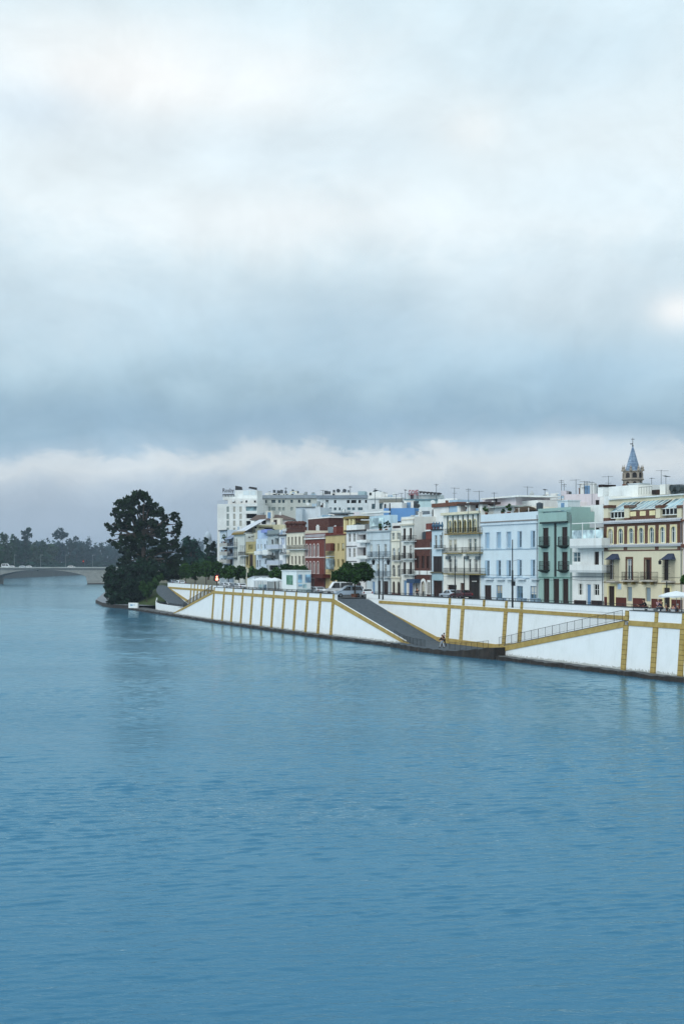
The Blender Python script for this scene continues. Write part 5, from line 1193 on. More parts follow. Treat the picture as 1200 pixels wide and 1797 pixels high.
# ---------------------------------------------------------------- road bridge downstream
def bridge():
    Y0 = 806.0; root = empty('road_bridge', (-200, Y0, 0)); tag(root, 'low concrete road bridge with a wide flat arch across the river', 'bridge', None, 'thing')
    k = Y0 / F; X = lambda x: (x - CX) * k + 200; Z = lambda y: CAMH - (y - HY) * k
    W = 16.0
    lo = []   # arch underside
    xa, xb_ = -4.0, 151.0
    for i in range(25):
        f = i / 24; x = xa + (xb_ - xa) * f; y = 1011.5 - 11.7 * (1 - (2 * f - 1) ** 2) ** .8; lo.append((X(x), Z(y)))
    top = Z(998.6)
    poly = lo + [(X(151.0), top), (X(-4.0), top)]
    mb = MB()
    for (a, za), (c, zc) in zip(lo, lo[1:]):
        mb.face([(a, 0, za), (c, 0, zc), (c, 0, top), (a, 0, top)]); mb.face([(a, 0, za), (a, W, za), (c, W, zc), (c, 0, zc)]); mb.face([(a, W, za), (a, W, top), (c, W, top), (c, W, zc)])
    mb.build('arch_span', CONC, root)
    mb = MB(); mb.prism([(X(151.02), Z(1011.5)), (X(155), -1.5), (X(184), -1.5), (X(184), top), (X(151.02), top)], .02, W - .02, 'y'); mb.build('pier', CONC, root)
    mb = MB(); mb.prism([(X(-30), -1.5), (X(-5), -1.5), (X(-4.02), Z(1011.5)), (X(-4.02), top), (X(-30), top)], .02, W - .02, 'y'); mb.build('pier', CONC, root)
    mb = MB(); mb.box(X(154), X(186), -.8, 1, -1.5, .5); mb.build('footing', DSTONE, root)
    mb = MB(); mb.box(X(184.02), X(260), .1, W - .1, Z(1004), top); mb.box(X(-140), X(-30.02), .1, W - .1, Z(1004), top); mb.build('side_span', CONC, root)
    mb = MB(); mb.box(X(-140), X(260), -.5, W + .5, top, top + .55); mb.build('deck', stone('#4d5356', '#6b7073', .3), root)
    mb = MB(); mb.box(X(-140), X(260), -.5, -.3, top + .56, top + 1.0); mb.build('parapet', plaster('#b9bdb6'), root)
    mb = MB(); mb.box(X(-140), X(260), -.44, -.36, top + 1.35, top + 1.42)
    for i in range(100): mb.box(X(-20 + i * 2.4) - .05, X(-20 + i * 2.4) + .05, -.44, -.36, top + 1.0, top + 1.35)
    mb.build('rail_grille', paint('#7f898c', .5), root)
    return Y0 + W / 2, top + .56
BRY, BRZ = bridge()
# ---------------------------------------------------------------- roof aerials
def aerial(label, x, yt, yb, Y, kind=0, seed=0):
    p = at(x, yb, Y); top = at(x, yt, Y).z - p.z
    root = empty('tv_antenna', (p.x, p.y, p.z), seed * 1.3); tag(root, label, 'tv antenna', 'television antennas on the roofs', 'thing')
    mb = MB(); r = .00017 * Y; mb.tube((0, 0, -1.5), (0, 0, top), r * 1.3, r, n=5); mb.build('mast', paint('#4d565d', .5), root)
    mb = MB(); L = .9 if kind != 1 else .5
    z = top - .15
    if kind in (0, 2):
        mb.tube((-L, 0, z), (L * .7, 0, z + .06), r * .8, n=4)
        for i in range(7): x_ = -L + i * .26; mb.tube((x_, -.35 + .02 * i, z + .01 * i), (x_, .35 - .02 * i, z + .01 * i), r * .6, n=3)
    if kind == 2:
        mb.tube((-.5, 0, z - .9), (.4, 0, z - .9), r * .8, n=4)
        for i in range(4): mb.tube((-.4 + i * .25, -.3, z - .9), (-.4 + i * .25, .3, z - .9), r * .6, n=3)
    if kind == 1:
        mb.tube((-L, 0, z), (L, 0, z), r * .8, n=4); mb.tube((0, -L, z), (0, L, z), r * .8, n=4); mb.tube((-L, 0, z - .25), (L, 0, z - .25), r * .8, n=4)
    mb.build('aerial_grille', paint('#4d565d', .5), root)
for i, a in enumerate([
    ('tall thin antenna standing first in the row on the pinkish grey block', 1010, 841, 868, 222, 0), ('short antenna second in the row on the pinkish grey block', 1017, 849, 868, 221, 0),
    ('antenna in the middle of the row on the pinkish grey block', 1024.5, 844, 868, 220, 2), ('antenna with a cross arm fourth in the row on the pinkish grey block', 1029.3, 844.5, 868, 219, 1),
    ('antenna with a knob last in the row on the pinkish grey block', 1038, 845, 868, 218, 1), ('antenna with a double head beside the church tower, above the cream house', 1067, 835, 856, 205, 2),
    ('short antenna between the church tower and the white roof hut', 1142.5, 838, 862, 196, 0), ('tallest antenna above the white roof hut of the cream house', 1159.3, 824.5, 852, 184, 0),
    ('bent antenna beside the tallest one on the cream house roof', 1167.5, 834, 862, 182, 0), ('antenna above the tile canopy of the house with the gallery', 821.5, 857, 886, 216, 1),
    ('small antenna between the gallery house and the pink penthouse', 840.5, 861, 884, 213, 0), ('low antenna on the pink penthouse of the pale blue house', 866.5, 864, 876, 206, 0),
    ('antenna over the arched pergola of the pale blue house', 925, 853.5, 880, 228, 0), ('low wide antenna on the white block behind the green house', 955.5, 858, 878, 232, 2),
    ('slim tall mast on the corner of the pinkish grey block', 984.3, 842, 868, 226, 1), ('mast with a cross top by the corner of the pinkish grey block', 989.2, 848.5, 868, 225, 1),
    ('tall antenna rising over the dark pergola of the teal block', 765.3, 849, 884, 300, 1), ('antenna with two heads over the white sheds behind the urns', 797, 855.5, 880, 262, 2),
    ('thin antenna beside the red letters, on the teal block', 711, 859, 880, 336, 0), ('antenna in the middle of the roof of the hooded white block', 695, 867, 876, 362, 0),
    ('plain pole on the roof edge of the hooded white block', 704.3, 865, 880, 361, 0), ('thick blue-grey mast on the white block with the arched hood', 658, 857, 880, 362, 1),
    ('lattice mast over the tanks of the white block with the grey slab', 614.5, 853, 866, 400, 1), ('thin antenna at the corner of the long grey block', 473, 862, 872, 428, 1),
    ('slender antenna over the middle of the long grey block', 501.5, 855.5, 868, 426, 1), ('slender mast over the join of the grey and white blocks', 566.5, 860, 872, 402, 0)]):
    aerial(*a, seed=i)
# ---------------------------------------------------------------- trees and shrubs
def leaf_mesh(name, blobs, n, size, mat, parent, seed=1, flat=.75, shell=.5, sub=(.17, .38)):
    """blobs: (x, y, z, rx, ry, rz); many small leaf sprays through each clump, thicker towards its outside"""
    rg = np.random.default_rng(seed)
    B = np.array(blobs, float); vol = (B[:, 3] * B[:, 4] * B[:, 5]) ** .72; pr = vol / vol.sum()
    # break every clump into smaller sprays so the outline is uneven
    subs = []
    for b in B:
        m = max(5, int(18 * (b[3] * b[5]) ** .35))
        d = rg.normal(size=(m, 3)); d /= np.linalg.norm(d, axis=1)[:, None]
        q = b[:3] + d * b[3:6] * rg.uniform(.45, .98, (m, 1)); rr = rg.uniform(*sub, (m, 1)) * b[3:6].mean()
        subs.append(np.hstack([q, rr]))
    cnt = rg.multinomial(n, pr); C = []
    for s, c in zip(subs, cnt):
        i = rg.integers(0, len(s), c); d = rg.normal(size=(c, 3)); d /= np.linalg.norm(d, axis=1)[:, None] + 1e-9
        rad = s[i, 3:4] * rg.uniform(shell, 1.08, (c, 1)); C.append(s[i, :3] + d * rad * np.array([1, 1, flat]))
    C = np.vstack(C); k = len(C)
    a = rg.normal(size=(k, 3)); a /= np.linalg.norm(a, axis=1)[:, None]; t = rg.normal(size=(k, 3)); t -= (t * a).sum(1)[:, None] * a; t /= np.linalg.norm(t, axis=1)[:, None]
    sz = size * rg.uniform(.55, 1.35, (k, 1)); w = sz * rg.uniform(.35, .7, (k, 1))
    V = np.stack([C - a * sz, C + t * w - a * sz * .1, C + a * sz, C - t * w + a * sz * .15], 1).reshape(-1, 3)
    me = bpy.data.meshes.new(name); me.vertices.add(len(V)); me.vertices.foreach_set('co', V.ravel().astype(np.float32))
    me.loops.add(4 * k); me.loops.foreach_set('vertex_index', np.arange(4 * k, dtype=np.int32)); me.polygons.add(k)
    me.polygons.foreach_set('loop_start', np.arange(0, 4 * k, 4, dtype=np.int32)); me.polygons.foreach_set('loop_total', np.full(k, 4, dtype=np.int32))
    me.update(calc_edges=True); me.materials.append(mat)
    o = bpy.data.objects.new(name, me); COL.objects.link(o)
    if parent: o.parent = parent
    return o
BARK = stone('#3a322b', '#574b40', 1.2); 
def trunk_mesh(parent, h, r, blobs, lean=(0, 0), seed=0, base=(0, 0)):
    rg = random.Random(seed); mb = MB(); pts = [Vector((base[0], base[1], -.3))]
    for i in range(1, 5): pts.append(Vector((base[0] + lean[0] * i / 4 + rg.uniform(-.1, .1) * r * 2, base[1] + lean[1] * i / 4 + rg.uniform(-.1, .1) * r * 2, h * i / 4)))
    for i in range(4): mb.tube(pts[i], pts[i + 1], r * (1 - .13 * i) * (1.25 if i == 0 else 1), r * (1 - .13 * (i + 1)), n=7)
    for b in blobs:
        c = Vector(b[:3]); s = pts[3].lerp(pts[4], rg.uniform(.0, 1)) if c.z > h * .7 else pts[2]
        m = s.lerp(c, .5) + Vector((rg.uniform(-.2, .2), rg.uniform(-.2, .2), .15 * (c - s).length * .5))
        mb.tube(s, m, r * .45, r * .28, n=5); mb.tube(m, c, r * .28, r * .08, n=5)
    return mb.build('trunk', BARK, parent)
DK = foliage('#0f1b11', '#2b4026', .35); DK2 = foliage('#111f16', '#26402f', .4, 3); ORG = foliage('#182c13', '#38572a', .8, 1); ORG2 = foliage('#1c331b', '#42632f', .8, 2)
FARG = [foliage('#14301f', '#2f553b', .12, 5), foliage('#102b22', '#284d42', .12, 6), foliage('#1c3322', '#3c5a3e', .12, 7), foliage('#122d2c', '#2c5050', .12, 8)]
# the big tree on the point, seen as several leaning stems with one broken crown
def px_tree(name, label, x, ybase, Y, clumps, n, size, mat, cat='tree', group=None, r=.5, trunk_h=None, seed=1, zbase=None, dy=None, shell=.5, sub=(.17, .38), name_crown='crown'):
    """clumps: (column, row, half width, half height, depth offset in metres)"""
    k = Y / F; p = at(x, ybase, Y)
    if zbase is not None: p.z = zbase
    root = empty(name, p); tag(root, label, cat, group, 'thing'); bl = []
    for c in clumps:
        q = at(c[0], c[1], Y); d = c[4] if len(c) > 4 else 0
        bl.append((q.x - p.x, d, q.z - p.z, c[2] * k, c[2] * k * .9 + .3, c[3] * k))
    leaf_mesh(name_crown, bl, n, size, mat, root, seed, shell=shell, sub=sub)
    hmin = min(b[2] for b in bl); hmax = max(b[2] for b in bl)
    trunk_mesh(root, trunk_h or max(hmin * 1.1, hmax * .45), r, bl, seed=seed)
    return root
big = [(232, 878, 17, 13), (241, 867, 11, 9, 1), (255, 873, 10, 9, -1), (264, 884, 13, 11, 1), (215, 886, 15, 11, 0), (206, 902, 12, 12), (228, 900, 18, 13, -2), (252, 898, 17, 12, 2), (276, 900, 14, 12, 0), (288, 912, 9, 12, 1), (188, 921, 5, 3.5, 0), (193, 927, 6, 4, .6), (200, 931, 5, 4, 1), (198, 938, 3.5, 3, 0), (205, 925, 6, 5, .4),
       (213, 922, 14, 12, 1), (238, 922, 19, 14, -1), (264, 924, 18, 14, 1), (284, 934, 14, 14, 0), (305, 905, 8, 10, 0), (313, 919, 6, 11, 1), (307, 934, 9, 11, 0), (222, 945, 16, 14), (193, 949, 5, 3, 0), (201, 954, 6, 4, .5), (208, 958, 7, 5, 0), (248, 948, 20, 15), (278, 955, 20, 15, 1), (304, 957, 12, 13, 1), (318, 968, 8, 11, 1), (230, 968, 20, 14), (262, 976, 24, 15, 2), (296, 982, 18, 14, 2), (220, 988, 14, 13, 0), (316, 990, 10, 9, 1), (300, 1000, 18, 11, 2), (322, 1002, 12, 9, 3), (282, 1008, 18, 11, 2), (245, 995, 20, 14, 0), (332, 1008, 10, 7, 3), (300, 1013, 14, 7, 3)]
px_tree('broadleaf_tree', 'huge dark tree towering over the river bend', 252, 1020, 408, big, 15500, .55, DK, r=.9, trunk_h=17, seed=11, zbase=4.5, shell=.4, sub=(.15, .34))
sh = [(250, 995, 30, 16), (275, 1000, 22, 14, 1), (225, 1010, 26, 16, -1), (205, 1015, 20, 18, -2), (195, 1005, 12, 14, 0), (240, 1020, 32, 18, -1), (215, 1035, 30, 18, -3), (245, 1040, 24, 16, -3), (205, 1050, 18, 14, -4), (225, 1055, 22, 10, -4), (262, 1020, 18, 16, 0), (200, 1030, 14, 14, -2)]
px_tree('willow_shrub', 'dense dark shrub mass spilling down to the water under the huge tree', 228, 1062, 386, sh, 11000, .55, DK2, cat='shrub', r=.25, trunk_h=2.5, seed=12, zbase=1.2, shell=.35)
px_tree('ivy_shrub', 'ragged green shrub leaning on the end of the curved low wall', 258, 1050, 362, [(256, 1040, 7, 9), (265, 1030, 8, 8, 1), (272, 1022, 7, 7, 1), (280, 1014, 6, 6, 2), (252, 1030, 8, 10, 0)], 2200, .38, ORG2, cat='shrub', r=.12, trunk_h=1.5, seed=13, zbase=2.3)
# trees behind the row of street trees
px_tree('broadleaf_tree', 'blue-green tree between the huge tree and the cypress', 338, 1005, 520, [(335, 955, 12, 14), (345, 962, 10, 12, 1), (330, 970, 14, 16), (350, 975, 12, 14, 1), (340, 988, 18, 12), (328, 948, 8, 8)], 2600, .6, FARG[1], r=.5, seed=21, zbase=6)
px_tree('cypress_tree', 'dark cypress in front of the distant dome', 366, 1000, 500, [(362, 950, 4, 8), (366, 962, 6, 10), (364, 976, 8, 12), (374, 955, 4, 8, 1), (376, 970, 5, 12, 1), (370, 985, 10, 10)], 2200, .5, DK2, r=.35, seed=22, zbase=6)
px_tree('broadleaf_tree', 'soft green tree at the foot of the white apartment tower', 376, 1002, 470, [(374, 985, 9, 9), (382, 990, 9, 8, 1), (366, 992, 9, 8), (352, 990, 10, 9)], 1500, .5, FARG[0], r=.35, seed=23, zbase=6)
# clipped orange trees along the street
OT = 'clipped orange trees along the street'
for i, (x, y0, y1, hw, t, lab) in enumerate([(326, 988, 1016, 11, 12, 'first orange tree of the street row, against the huge tree'), (343, 986, 1016, 11, 12, 'orange tree just before the red light, beside the huge tree'), (362, 984, 1013, 12, 13, 'orange tree behind the red light'), (381, 985, 1014, 12, 13, 'tall orange tree under the white apartment tower'),
        (401, 990, 1016, 13, 13, 'wide orange tree just right of the red light'), (420, 993, 1016, 12, 13, 'orange tree left of the white street pole'), (443, 994, 1016, 13, 13, 'orange tree above the white tent roof'), (461, 995, 1016, 11, 13, 'orange tree behind the white parasols'),
        (483, 996, 1018, 12, 13.5, 'low orange tree beside the kiosk with the green poster'), (505, 989, 1010, 13, 13.5, 'orange tree behind the kiosk with the green poster'), (526, 990, 1012, 13, 13.5, 'orange tree at the right end of the kiosk, below the merlon house')]):
    s = solve_s(x, t); q = P(s, t); k = q.y / F
    cl = [(x, (y0 + y1) / 2 + 1, hw, (y1 - y0) / 2 - 1), (x - hw * .45, (y0 + y1) / 2 + 3, hw * .65, (y1 - y0) * .36, .6), (x + hw * .45, (y0 + y1) / 2 + 2, hw * .65, (y1 - y0) * .38, -.5), (x + (i % 3 - 1) * 2, y0 + 7, hw * .6, 7, 0)]
    px_tree('orange_tree', lab, x, y1, q.y, cl, 2600, .30, ORG if i % 2 else ORG2, group=OT, r=.16, trunk_h=2.2, seed=30 + i, zbase=ZST + .1, shell=.25, sub=(.3, .5))
s = solve_s(622, 8.6); q = P(s, 8.6)
px_tree('orange_tree', 'wide round street tree above the grey minivan', 622.5, 1045, q.y, [(628, 1006, 26, 15), (642, 1006, 13, 14, .5), (612, 1002, 16, 12, .5), (602, 1010, 13, 11, -.5), (590, 1012, 9, 9, .3), (632, 997, 15, 9, 0), (646, 1012, 9, 9, .4), (618, 1014, 20, 8, -.5)], 11000, .25, ORG, r=.17, trunk_h=2.4, seed=50, zbase=ZST, shell=.25, sub=(.3, .52))
s = solve_s(1204, 9); q = P(s, 9)
px_tree('orange_tree', 'small dark tree beside the parasol, cut by the picture edge', 1206, 1040, q.y, [(1203, 1019, 9, 12), (1212, 1022, 11, 13, .5), (1207, 1012, 8, 8)], 3000, .2, ORG2, r=.12, trunk_h=2.0, seed=51, zbase=ZST)
# trees along the far bank, behind the bridge
FT = 'trees along the far bank'
rg = random.Random(5)
spec = [(-14, 938, 22, 0, 'tall soft-topped tree at the far left end of the far bank'), (8, 934, 14, 2, 'pale tree with a rounded top, left of the gap on the far bank'), (24, 938, 10, 0, 'pointed pale green tree beside the gap on the far bank'), (33, 947, 6, 1, 'thin dark tree beside the tall twisted one on the far bank'), (47, 926, 10, 1, 'tall twisted tree with an open top on the far bank'),
        (60, 950, 14, 2, 'low round tree right of the tall twisted one'), (76, 946, 12, 0, 'dense green tree in the middle of the far bank'), (92, 952, 12, 2, 'low tree left of the umbrella-shaped one'), (106, 925, 12, 3, 'tall umbrella-shaped tree on the far bank'), (122, 945, 11, 1, 'mid-height tree right of the umbrella-shaped one'),
        (134, 940, 9, 3, 'narrow pointed tree on the far bank'), (145, 950, 9, 1, 'low bushy tree between two pointed ones'), (156, 941, 10, 3, 'broad bluish tree left of the small hazy ones'), (168, 953, 10, 3, 'lower bluish tree on the far bank'), (178, 951, 9, 1, 'hazy tree near the huge riverside tree'), (190, 956, 12, 3, 'hazy low tree half hidden by the huge riverside tree'), (205, 958, 14, 3, 'faint tree glimpsed through the huge riverside tree'), (222, 960, 14, 1, 'faint tree behind the left side of the huge tree')]
for i, (x, yt, hw, mi, lab) in enumerate(spec):
    Y = 1120 + max(0, x) * 3.2 + (i % 3) * 25
    top = yt; cl = [(x, top + 9, hw * .55, 9), (x + rg.uniform(-3, 3), top + 22, hw * .85, 13), (x - hw * .5, top + 34, hw * .8, 13, 3), (x + hw * .5, top + 36, hw * .8, 14, -3), (x, top + 50, hw * 1.1, 14, 2)]
    if 'open top' in lab: cl = [(x + 3, top + 5, 6, 5), (x - 5, top + 9, 5, 5), (x + 6, top + 14, 5, 5), (x - 2, top + 18, 6, 6), (x, top + 30, 9, 10), (x, top + 45, 12, 14)]
    if 'umbrella' in lab: cl = [(x, top + 6, 7, 6), (x - 7, top + 13, 6, 6), (x + 8, top + 13, 6, 6), (x, top + 16, 10, 8), (x, top + 36, 9, 12), (x, top + 50, 12, 12)]
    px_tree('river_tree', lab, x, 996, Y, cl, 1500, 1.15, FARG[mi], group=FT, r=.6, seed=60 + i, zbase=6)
# the wood behind them, one mass
bl = []
for i in range(70):
    x = rg.uniform(-120, 420); Y = rg.uniform(1250, 1450) + max(0, x) * 3.4; k = Y / F; p = at(x, HY, Y); h = (rg.uniform(35, 47)) * k + 6
    bl.append((p.x, p.y, 6 + h * .45, 12 * k + 3, 14, h * .5))
for i in range(46):
    Y = 420 + i * 16 + rg.uniform(-8, 8); h = rg.uniform(17, 27); bl.append((-276 - rg.uniform(4, 40), Y, 6 + h * .5, 9, 9, h * .5))
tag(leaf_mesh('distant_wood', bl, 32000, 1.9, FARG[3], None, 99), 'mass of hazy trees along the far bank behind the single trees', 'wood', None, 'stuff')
bl = []
for i in range(60):
    Y = rg.uniform(1060, 1900); bl.append((-272 - rg.uniform(0, 14) + (Y - 1100) * .02, Y, 8 + rg.uniform(0, 2), 6, 8, 3.5))
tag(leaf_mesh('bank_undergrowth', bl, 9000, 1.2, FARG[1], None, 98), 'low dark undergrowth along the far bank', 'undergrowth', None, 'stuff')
# potted and terrace plants
def terrace_plant(label, x, y0, y1, t, d, hw, n=260, mat=ORG2, fan=False):
    p = P(solve_s(x, t + d), t + d); k = p.y / F; z0_, z1_ = CAMH - (y1 - HY) * k, CAMH - (y0 - HY) * k; h = z1_ - z0_
    root = empty('potted_plant', (p.x, p.y, z0_)); tag(root, label, 'plant', 'plants on the roof terraces', 'thing')
    mb = MB(); mb.lathe([(.22, 0), (.3, .35), (.33, .4)], 10); mb.build('pot', TERRA, root)
    if fan:
        mb = MB(); r_ = random.Random(3)
        for i in range(26):
            a = r_.uniform(0, 6.28); e = r_.uniform(.15, 1.2); L = hw * k * r_.uniform(.8, 1.2); d0 = Vector((math.cos(a) * math.cos(e), math.sin(a) * math.cos(e), math.sin(e))); s_ = d0.cross(Vector((0, 0, 1))).normalized() * .09; o_ = Vector((0, 0, .45)); m_ = o_ + d0 * L * .6; tp = o_ + d0 * L - Vector((0, 0, L * .25))
            mb.face([o_ - s_ * .4, m_ - s_, m_ + s_, o_ + s_ * .4]); mb.face([m_ - s_, tp, m_ + s_])
        mb.build('leaves', DK, root)
    else: leaf_mesh('leaves', [(0, 0, .4 + (h - .4) * .55, hw * k, hw * k, max(.25, (h - .4) * .5))], n, .16, mat, root, int(x))
terrace_plant('spiky dark palm on the glazed terrace of the white modern house', 1023, 932, 946, 17.5, .4, 10, fan=True)
terrace_plant('climbing plant by the terrace door of the white modern house', 1041, 927, 945, 17.5, 2.4, 5)
terrace_plant('leafy shrub on the roof corner of the pale blue house', 852.5, 890, 904, 17.5, 1.0, 6)
terrace_plant('grey-green bush in the middle of the roof of the pale blue house', 892.5, 886, 903, 17.5, 1.2, 6)
terrace_plant('low bush beside the pergola on the pale blue house', 882, 895, 904, 17.5, 1.1, 4)
terrace_plant('round grey-green bush on the roof of the pale grey house', 667.5, 919, 932, 17.5, 1.0, 5)
terrace_plant('dark bush next to the round one on the pale grey house', 678, 914, 932, 17.5, 1.2, 6, mat=DK2)
terrace_plant('dark plant on the roof edge of the white and dark red house', 628, 918, 931, 17.5, 1.4, 8, mat=DK)
terrace_plant('green plant hanging over the top of the ochre house', 432, 936, 950, 17.5, 1.0, 6)
terrace_plant('dark green bush on the roof between the ochre and bluish houses', 440, 939, 951, 17.5, 1.3, 6, mat=DK)
terrace_plant('climber on the upper balcony of the last house of the row', 394, 938, 953, 17.5, -.5, 4)
terrace_plant('brownish plant on the middle balcony of the last house of the row', 396, 958, 968, 17.5, -.5, 4, mat=foliage('#3c3420', '#5a4f30'))
terrace_plant('slim cypress pot beside the brick-red house', 734, 932, 948, 17.5, 1.5, 2.5, mat=DK2)
# ---------------------------------------------------------------- vehicles
TYRE = paint('#15161a', .8); RIM = paint('#8d9296', .35, .1, .7); CARGLASS = glass('#12181c', .08, .5); REDL = paint('#8e1f1c', .3); LAMPW = paint('#d8dde0', .2)
def car(label, p, heading, kind, colour, cat='car', group=None):
    """heading: angle of the nose; x forward, origin on the ground under the middle"""
    spec = {'van': (5.4, 1.95, 2.45, [(-2.7, .45), (2.62, .42), (2.7, .75), (2.45, 1.12), (1.55, 1.3), (.85, 2.35), (.5, 2.45), (-2.6, 2.42), (-2.7, 2.2)], 1.28, [(1.42, 1.32), (.82, 2.2), (-.15, 2.22), (-.15, 1.32)], [(-.3, 1.32), (-.3, 2.2), (-2.45, 2.18), (-2.45, 1.32)], (1.75, -1.6)),
            'mpv': (4.8, 1.9, 1.95, [(-2.4, .4), (2.3, .38), (2.4, .7), (2.2, .98), (1.45, 1.12), (.45, 1.85), (.1, 1.95), (-2.1, 1.92), (-2.36, 1.2), (-2.4, .6)], 1.08, [(1.2, 1.14), (.4, 1.74), (-.25, 1.76), (-.25, 1.12)], [(-.4, 1.12), (-.4, 1.76), (-2.0, 1.74), (-2.2, 1.14)], (1.5, -1.45)),
            'car': (4.2, 1.75, 1.45, [(-2.1, .38), (2.05, .35), (2.12, .6), (1.95, .8), (1.0, .92), (.3, 1.38), (.0, 1.45), (-1.0, 1.44), (-1.65, 1.05), (-2.08, .95), (-2.12, .6)], .9, [(.8, .95), (.25, 1.32), (-.3, 1.35), (-.3, .93)], [(-.42, .93), (-.42, 1.35), (-.95, 1.34), (-1.45, 1.02)], (1.3, -1.3))}[kind]
    L, W, H, prof, belt, w1, w2, ax = spec
    name = {'van': 'parked_van', 'mpv': 'parked_minivan', 'car': 'parked_car'}[kind]
    root = empty(name, p, heading); tag(root, label, cat, group, 'thing')
    M = paint(colour, .25, .06, .0, .5)
    def half(z): return W / 2 * (1 if z <= belt else 1 - .17 * (z - belt) / (H - belt)) * (1 if z > .5 else .96)
    mb = MB(); n = len(prof); b0 = len(mb.v)
    mb.v += [(x, half(z), z) for x, z in prof] + [(x, -half(z), z) for x, z in prof]
    mb.f.append(tuple(range(n))); mb.m.append(0); mb.f.append(tuple(reversed(range(n, 2 * n)))); mb.m.append(0)
    for i in range(n):
        j = (i + 1) % n; mb.f.append((i, n + i, n + j, j)); mb.m.append(0)
    body = mb.build('body', M, root)
    bv = body.modifiers.new('edge', 'BEVEL'); bv.width = .05; bv.segments = 2; bv.limit_method = 'ANGLE'
    for w in (w1, w2):
        for sg in (1, -1):
            mb = MB(); mb.face([(x, sg * (half(z) + .006), z) for x, z in (w if sg > 0 else reversed(w))]); mb.build('window', CARGLASS, root)
    i0 = max(range(n), key=lambda i: prof[i][0] if prof[i][1] > belt - .25 and prof[i][1] < belt + .15 else -9)
    a, c = prof[i0], prof[i0 + 1]
    u = lambda f: (a[0] + (c[0] - a[0]) * f, a[1] + (c[1] - a[1]) * f)
    (xa, za), (xc, zc) = u(.08), u(.92); mb = MB(); mb.face([(xa + .03, half(za) * .9, za + .015), (xa + .03, -half(za) * .9, za + .015), (xc + .03, -half(zc) * .9, zc + .015), (xc + .03, half(zc) * .9, zc + .015)]); mb.build('windscreen', CARGLASS, root)
    if kind == 'car': r1, r2 = (-1.08, 1.38), (-1.58, 1.1)
    else: r1, r2 = (-L / 2 - .0, H * .9), (-L / 2 - .02, H * .62)
    mb = MB(); mb.face([(r1[0] - .03, W * .36, r1[1]), (r2[0] - .03, W * .4, r2[1]), (r2[0] - .03, -W * .4, r2[1]), (r1[0] - .03, -W * .36, r1[1])]); mb.build('rear_window', CARGLASS, root)
    for x in ax:
        for sg in (1, -1):
            mb = MB(); mb.tube((x, sg * (W / 2 - .2), .33), (x, sg * (W / 2 + .01), .33), .33, n=16); o = mb.build('wheel', TYRE, root)
            mb = MB(); mb.tube((x, sg * (W / 2), .33), (x, sg * (W / 2 + .025), .33), .2, n=12); mb.build('rim', RIM, o)
    for sg in (1, -1):
        mb = MB(); mb.box(L / 2 - .12, L / 2 + .02, sg * W * .36 - .2, sg * W * .36 + .2, .66, .82); mb.build('headlight', LAMPW, root)
        mb = MB(); mb.box(-L / 2 - .03, -L / 2 + .05, sg * W * .4 - .1, sg * W * .4 + .1, .7, 1.0 if kind == 'car' else 1.25); mb.build('tail_light', REDL, root)
    mb = MB(); mb.box(-L / 2 - .05, -L / 2 + .1, -W * .46, W * .46, .38, .56); mb.build('bumper', paint('#2b2d30', .6), root)
    return root
def street_pt(x, t, z=ZST + .002): p = P(solve_s(x, t), t); p.z = z; return p
toL = math.atan2(-.93, -.2) ; toL = math.pi + .22
car('pale grey minivan parked at the top of the wide ramp under the round tree', street_pt(611, 8.0), toL, 'mpv', '#aebfd0')
car('white high-roofed van behind the grey minivan', street_pt(593, 11.5), toL, 'van', '#e6e8ea', 'van')
st_dir = math.atan2(U.y, U.x)
car('white car seen from behind at the foot of the pale grey house', street_pt(644, 10.0), st_dir - .35, 'car', '#dfe3e6')
car('dark red car parked in front of the house with the gallery', street_pt(809, 13.2, ZST + .25), st_dir, 'car', '#4a1f28')
car('silver car parked in front of the narrow pale blue house', street_pt(790, 13.4, ZST + .2), st_dir, 'car', '#b7c3cf')
for i, (x, c, lab) in enumerate([(395, '#c9cfd8', 'silver car beneath the orange trees right of the red light'), (404, '#e2e5e8', 'white car under the wide orange tree'), (413, '#707a86', 'grey car under the orange trees left of the white pole'), (422, '#dfe3e8', 'pale car close to the white street pole'), (316, '#dfe5ea', 'white car behind the parapet at the top of the far ramp'), (304, '#8794a2', 'blue-grey car at the top of the far ramp'), (545, '#6b7580', 'grey car between the kiosk and the white van'), (557, '#b9c0c6', 'light car right of the kiosk, partly hidden')]):
    car(lab, street_pt(x, 9.0), st_dir, 'car', c, group='cars parked under the street trees')
mb = MB()
for i, (x, c, lab, kind) in enumerate([(12, '#e8ecef', 'white van crossing the bridge at its far end', 'van'), (20, '#dfe3e6', 'white car following the van on the bridge', 'car'), (41, '#c8d2da', 'silver car near the middle of the bridge', 'car'), (50, '#e4e7ea', 'white car near the middle of the bridge', 'car'), (126, '#e6e6e4', 'small pale car above the bridge pier', 'car')]):
    p = at(x, HY, BRY - 3); p.z = BRZ; car(lab, p, math.pi if i % 2 else 0, kind, c, 'van' if kind == 'van' else 'car', 'traffic on the bridge')
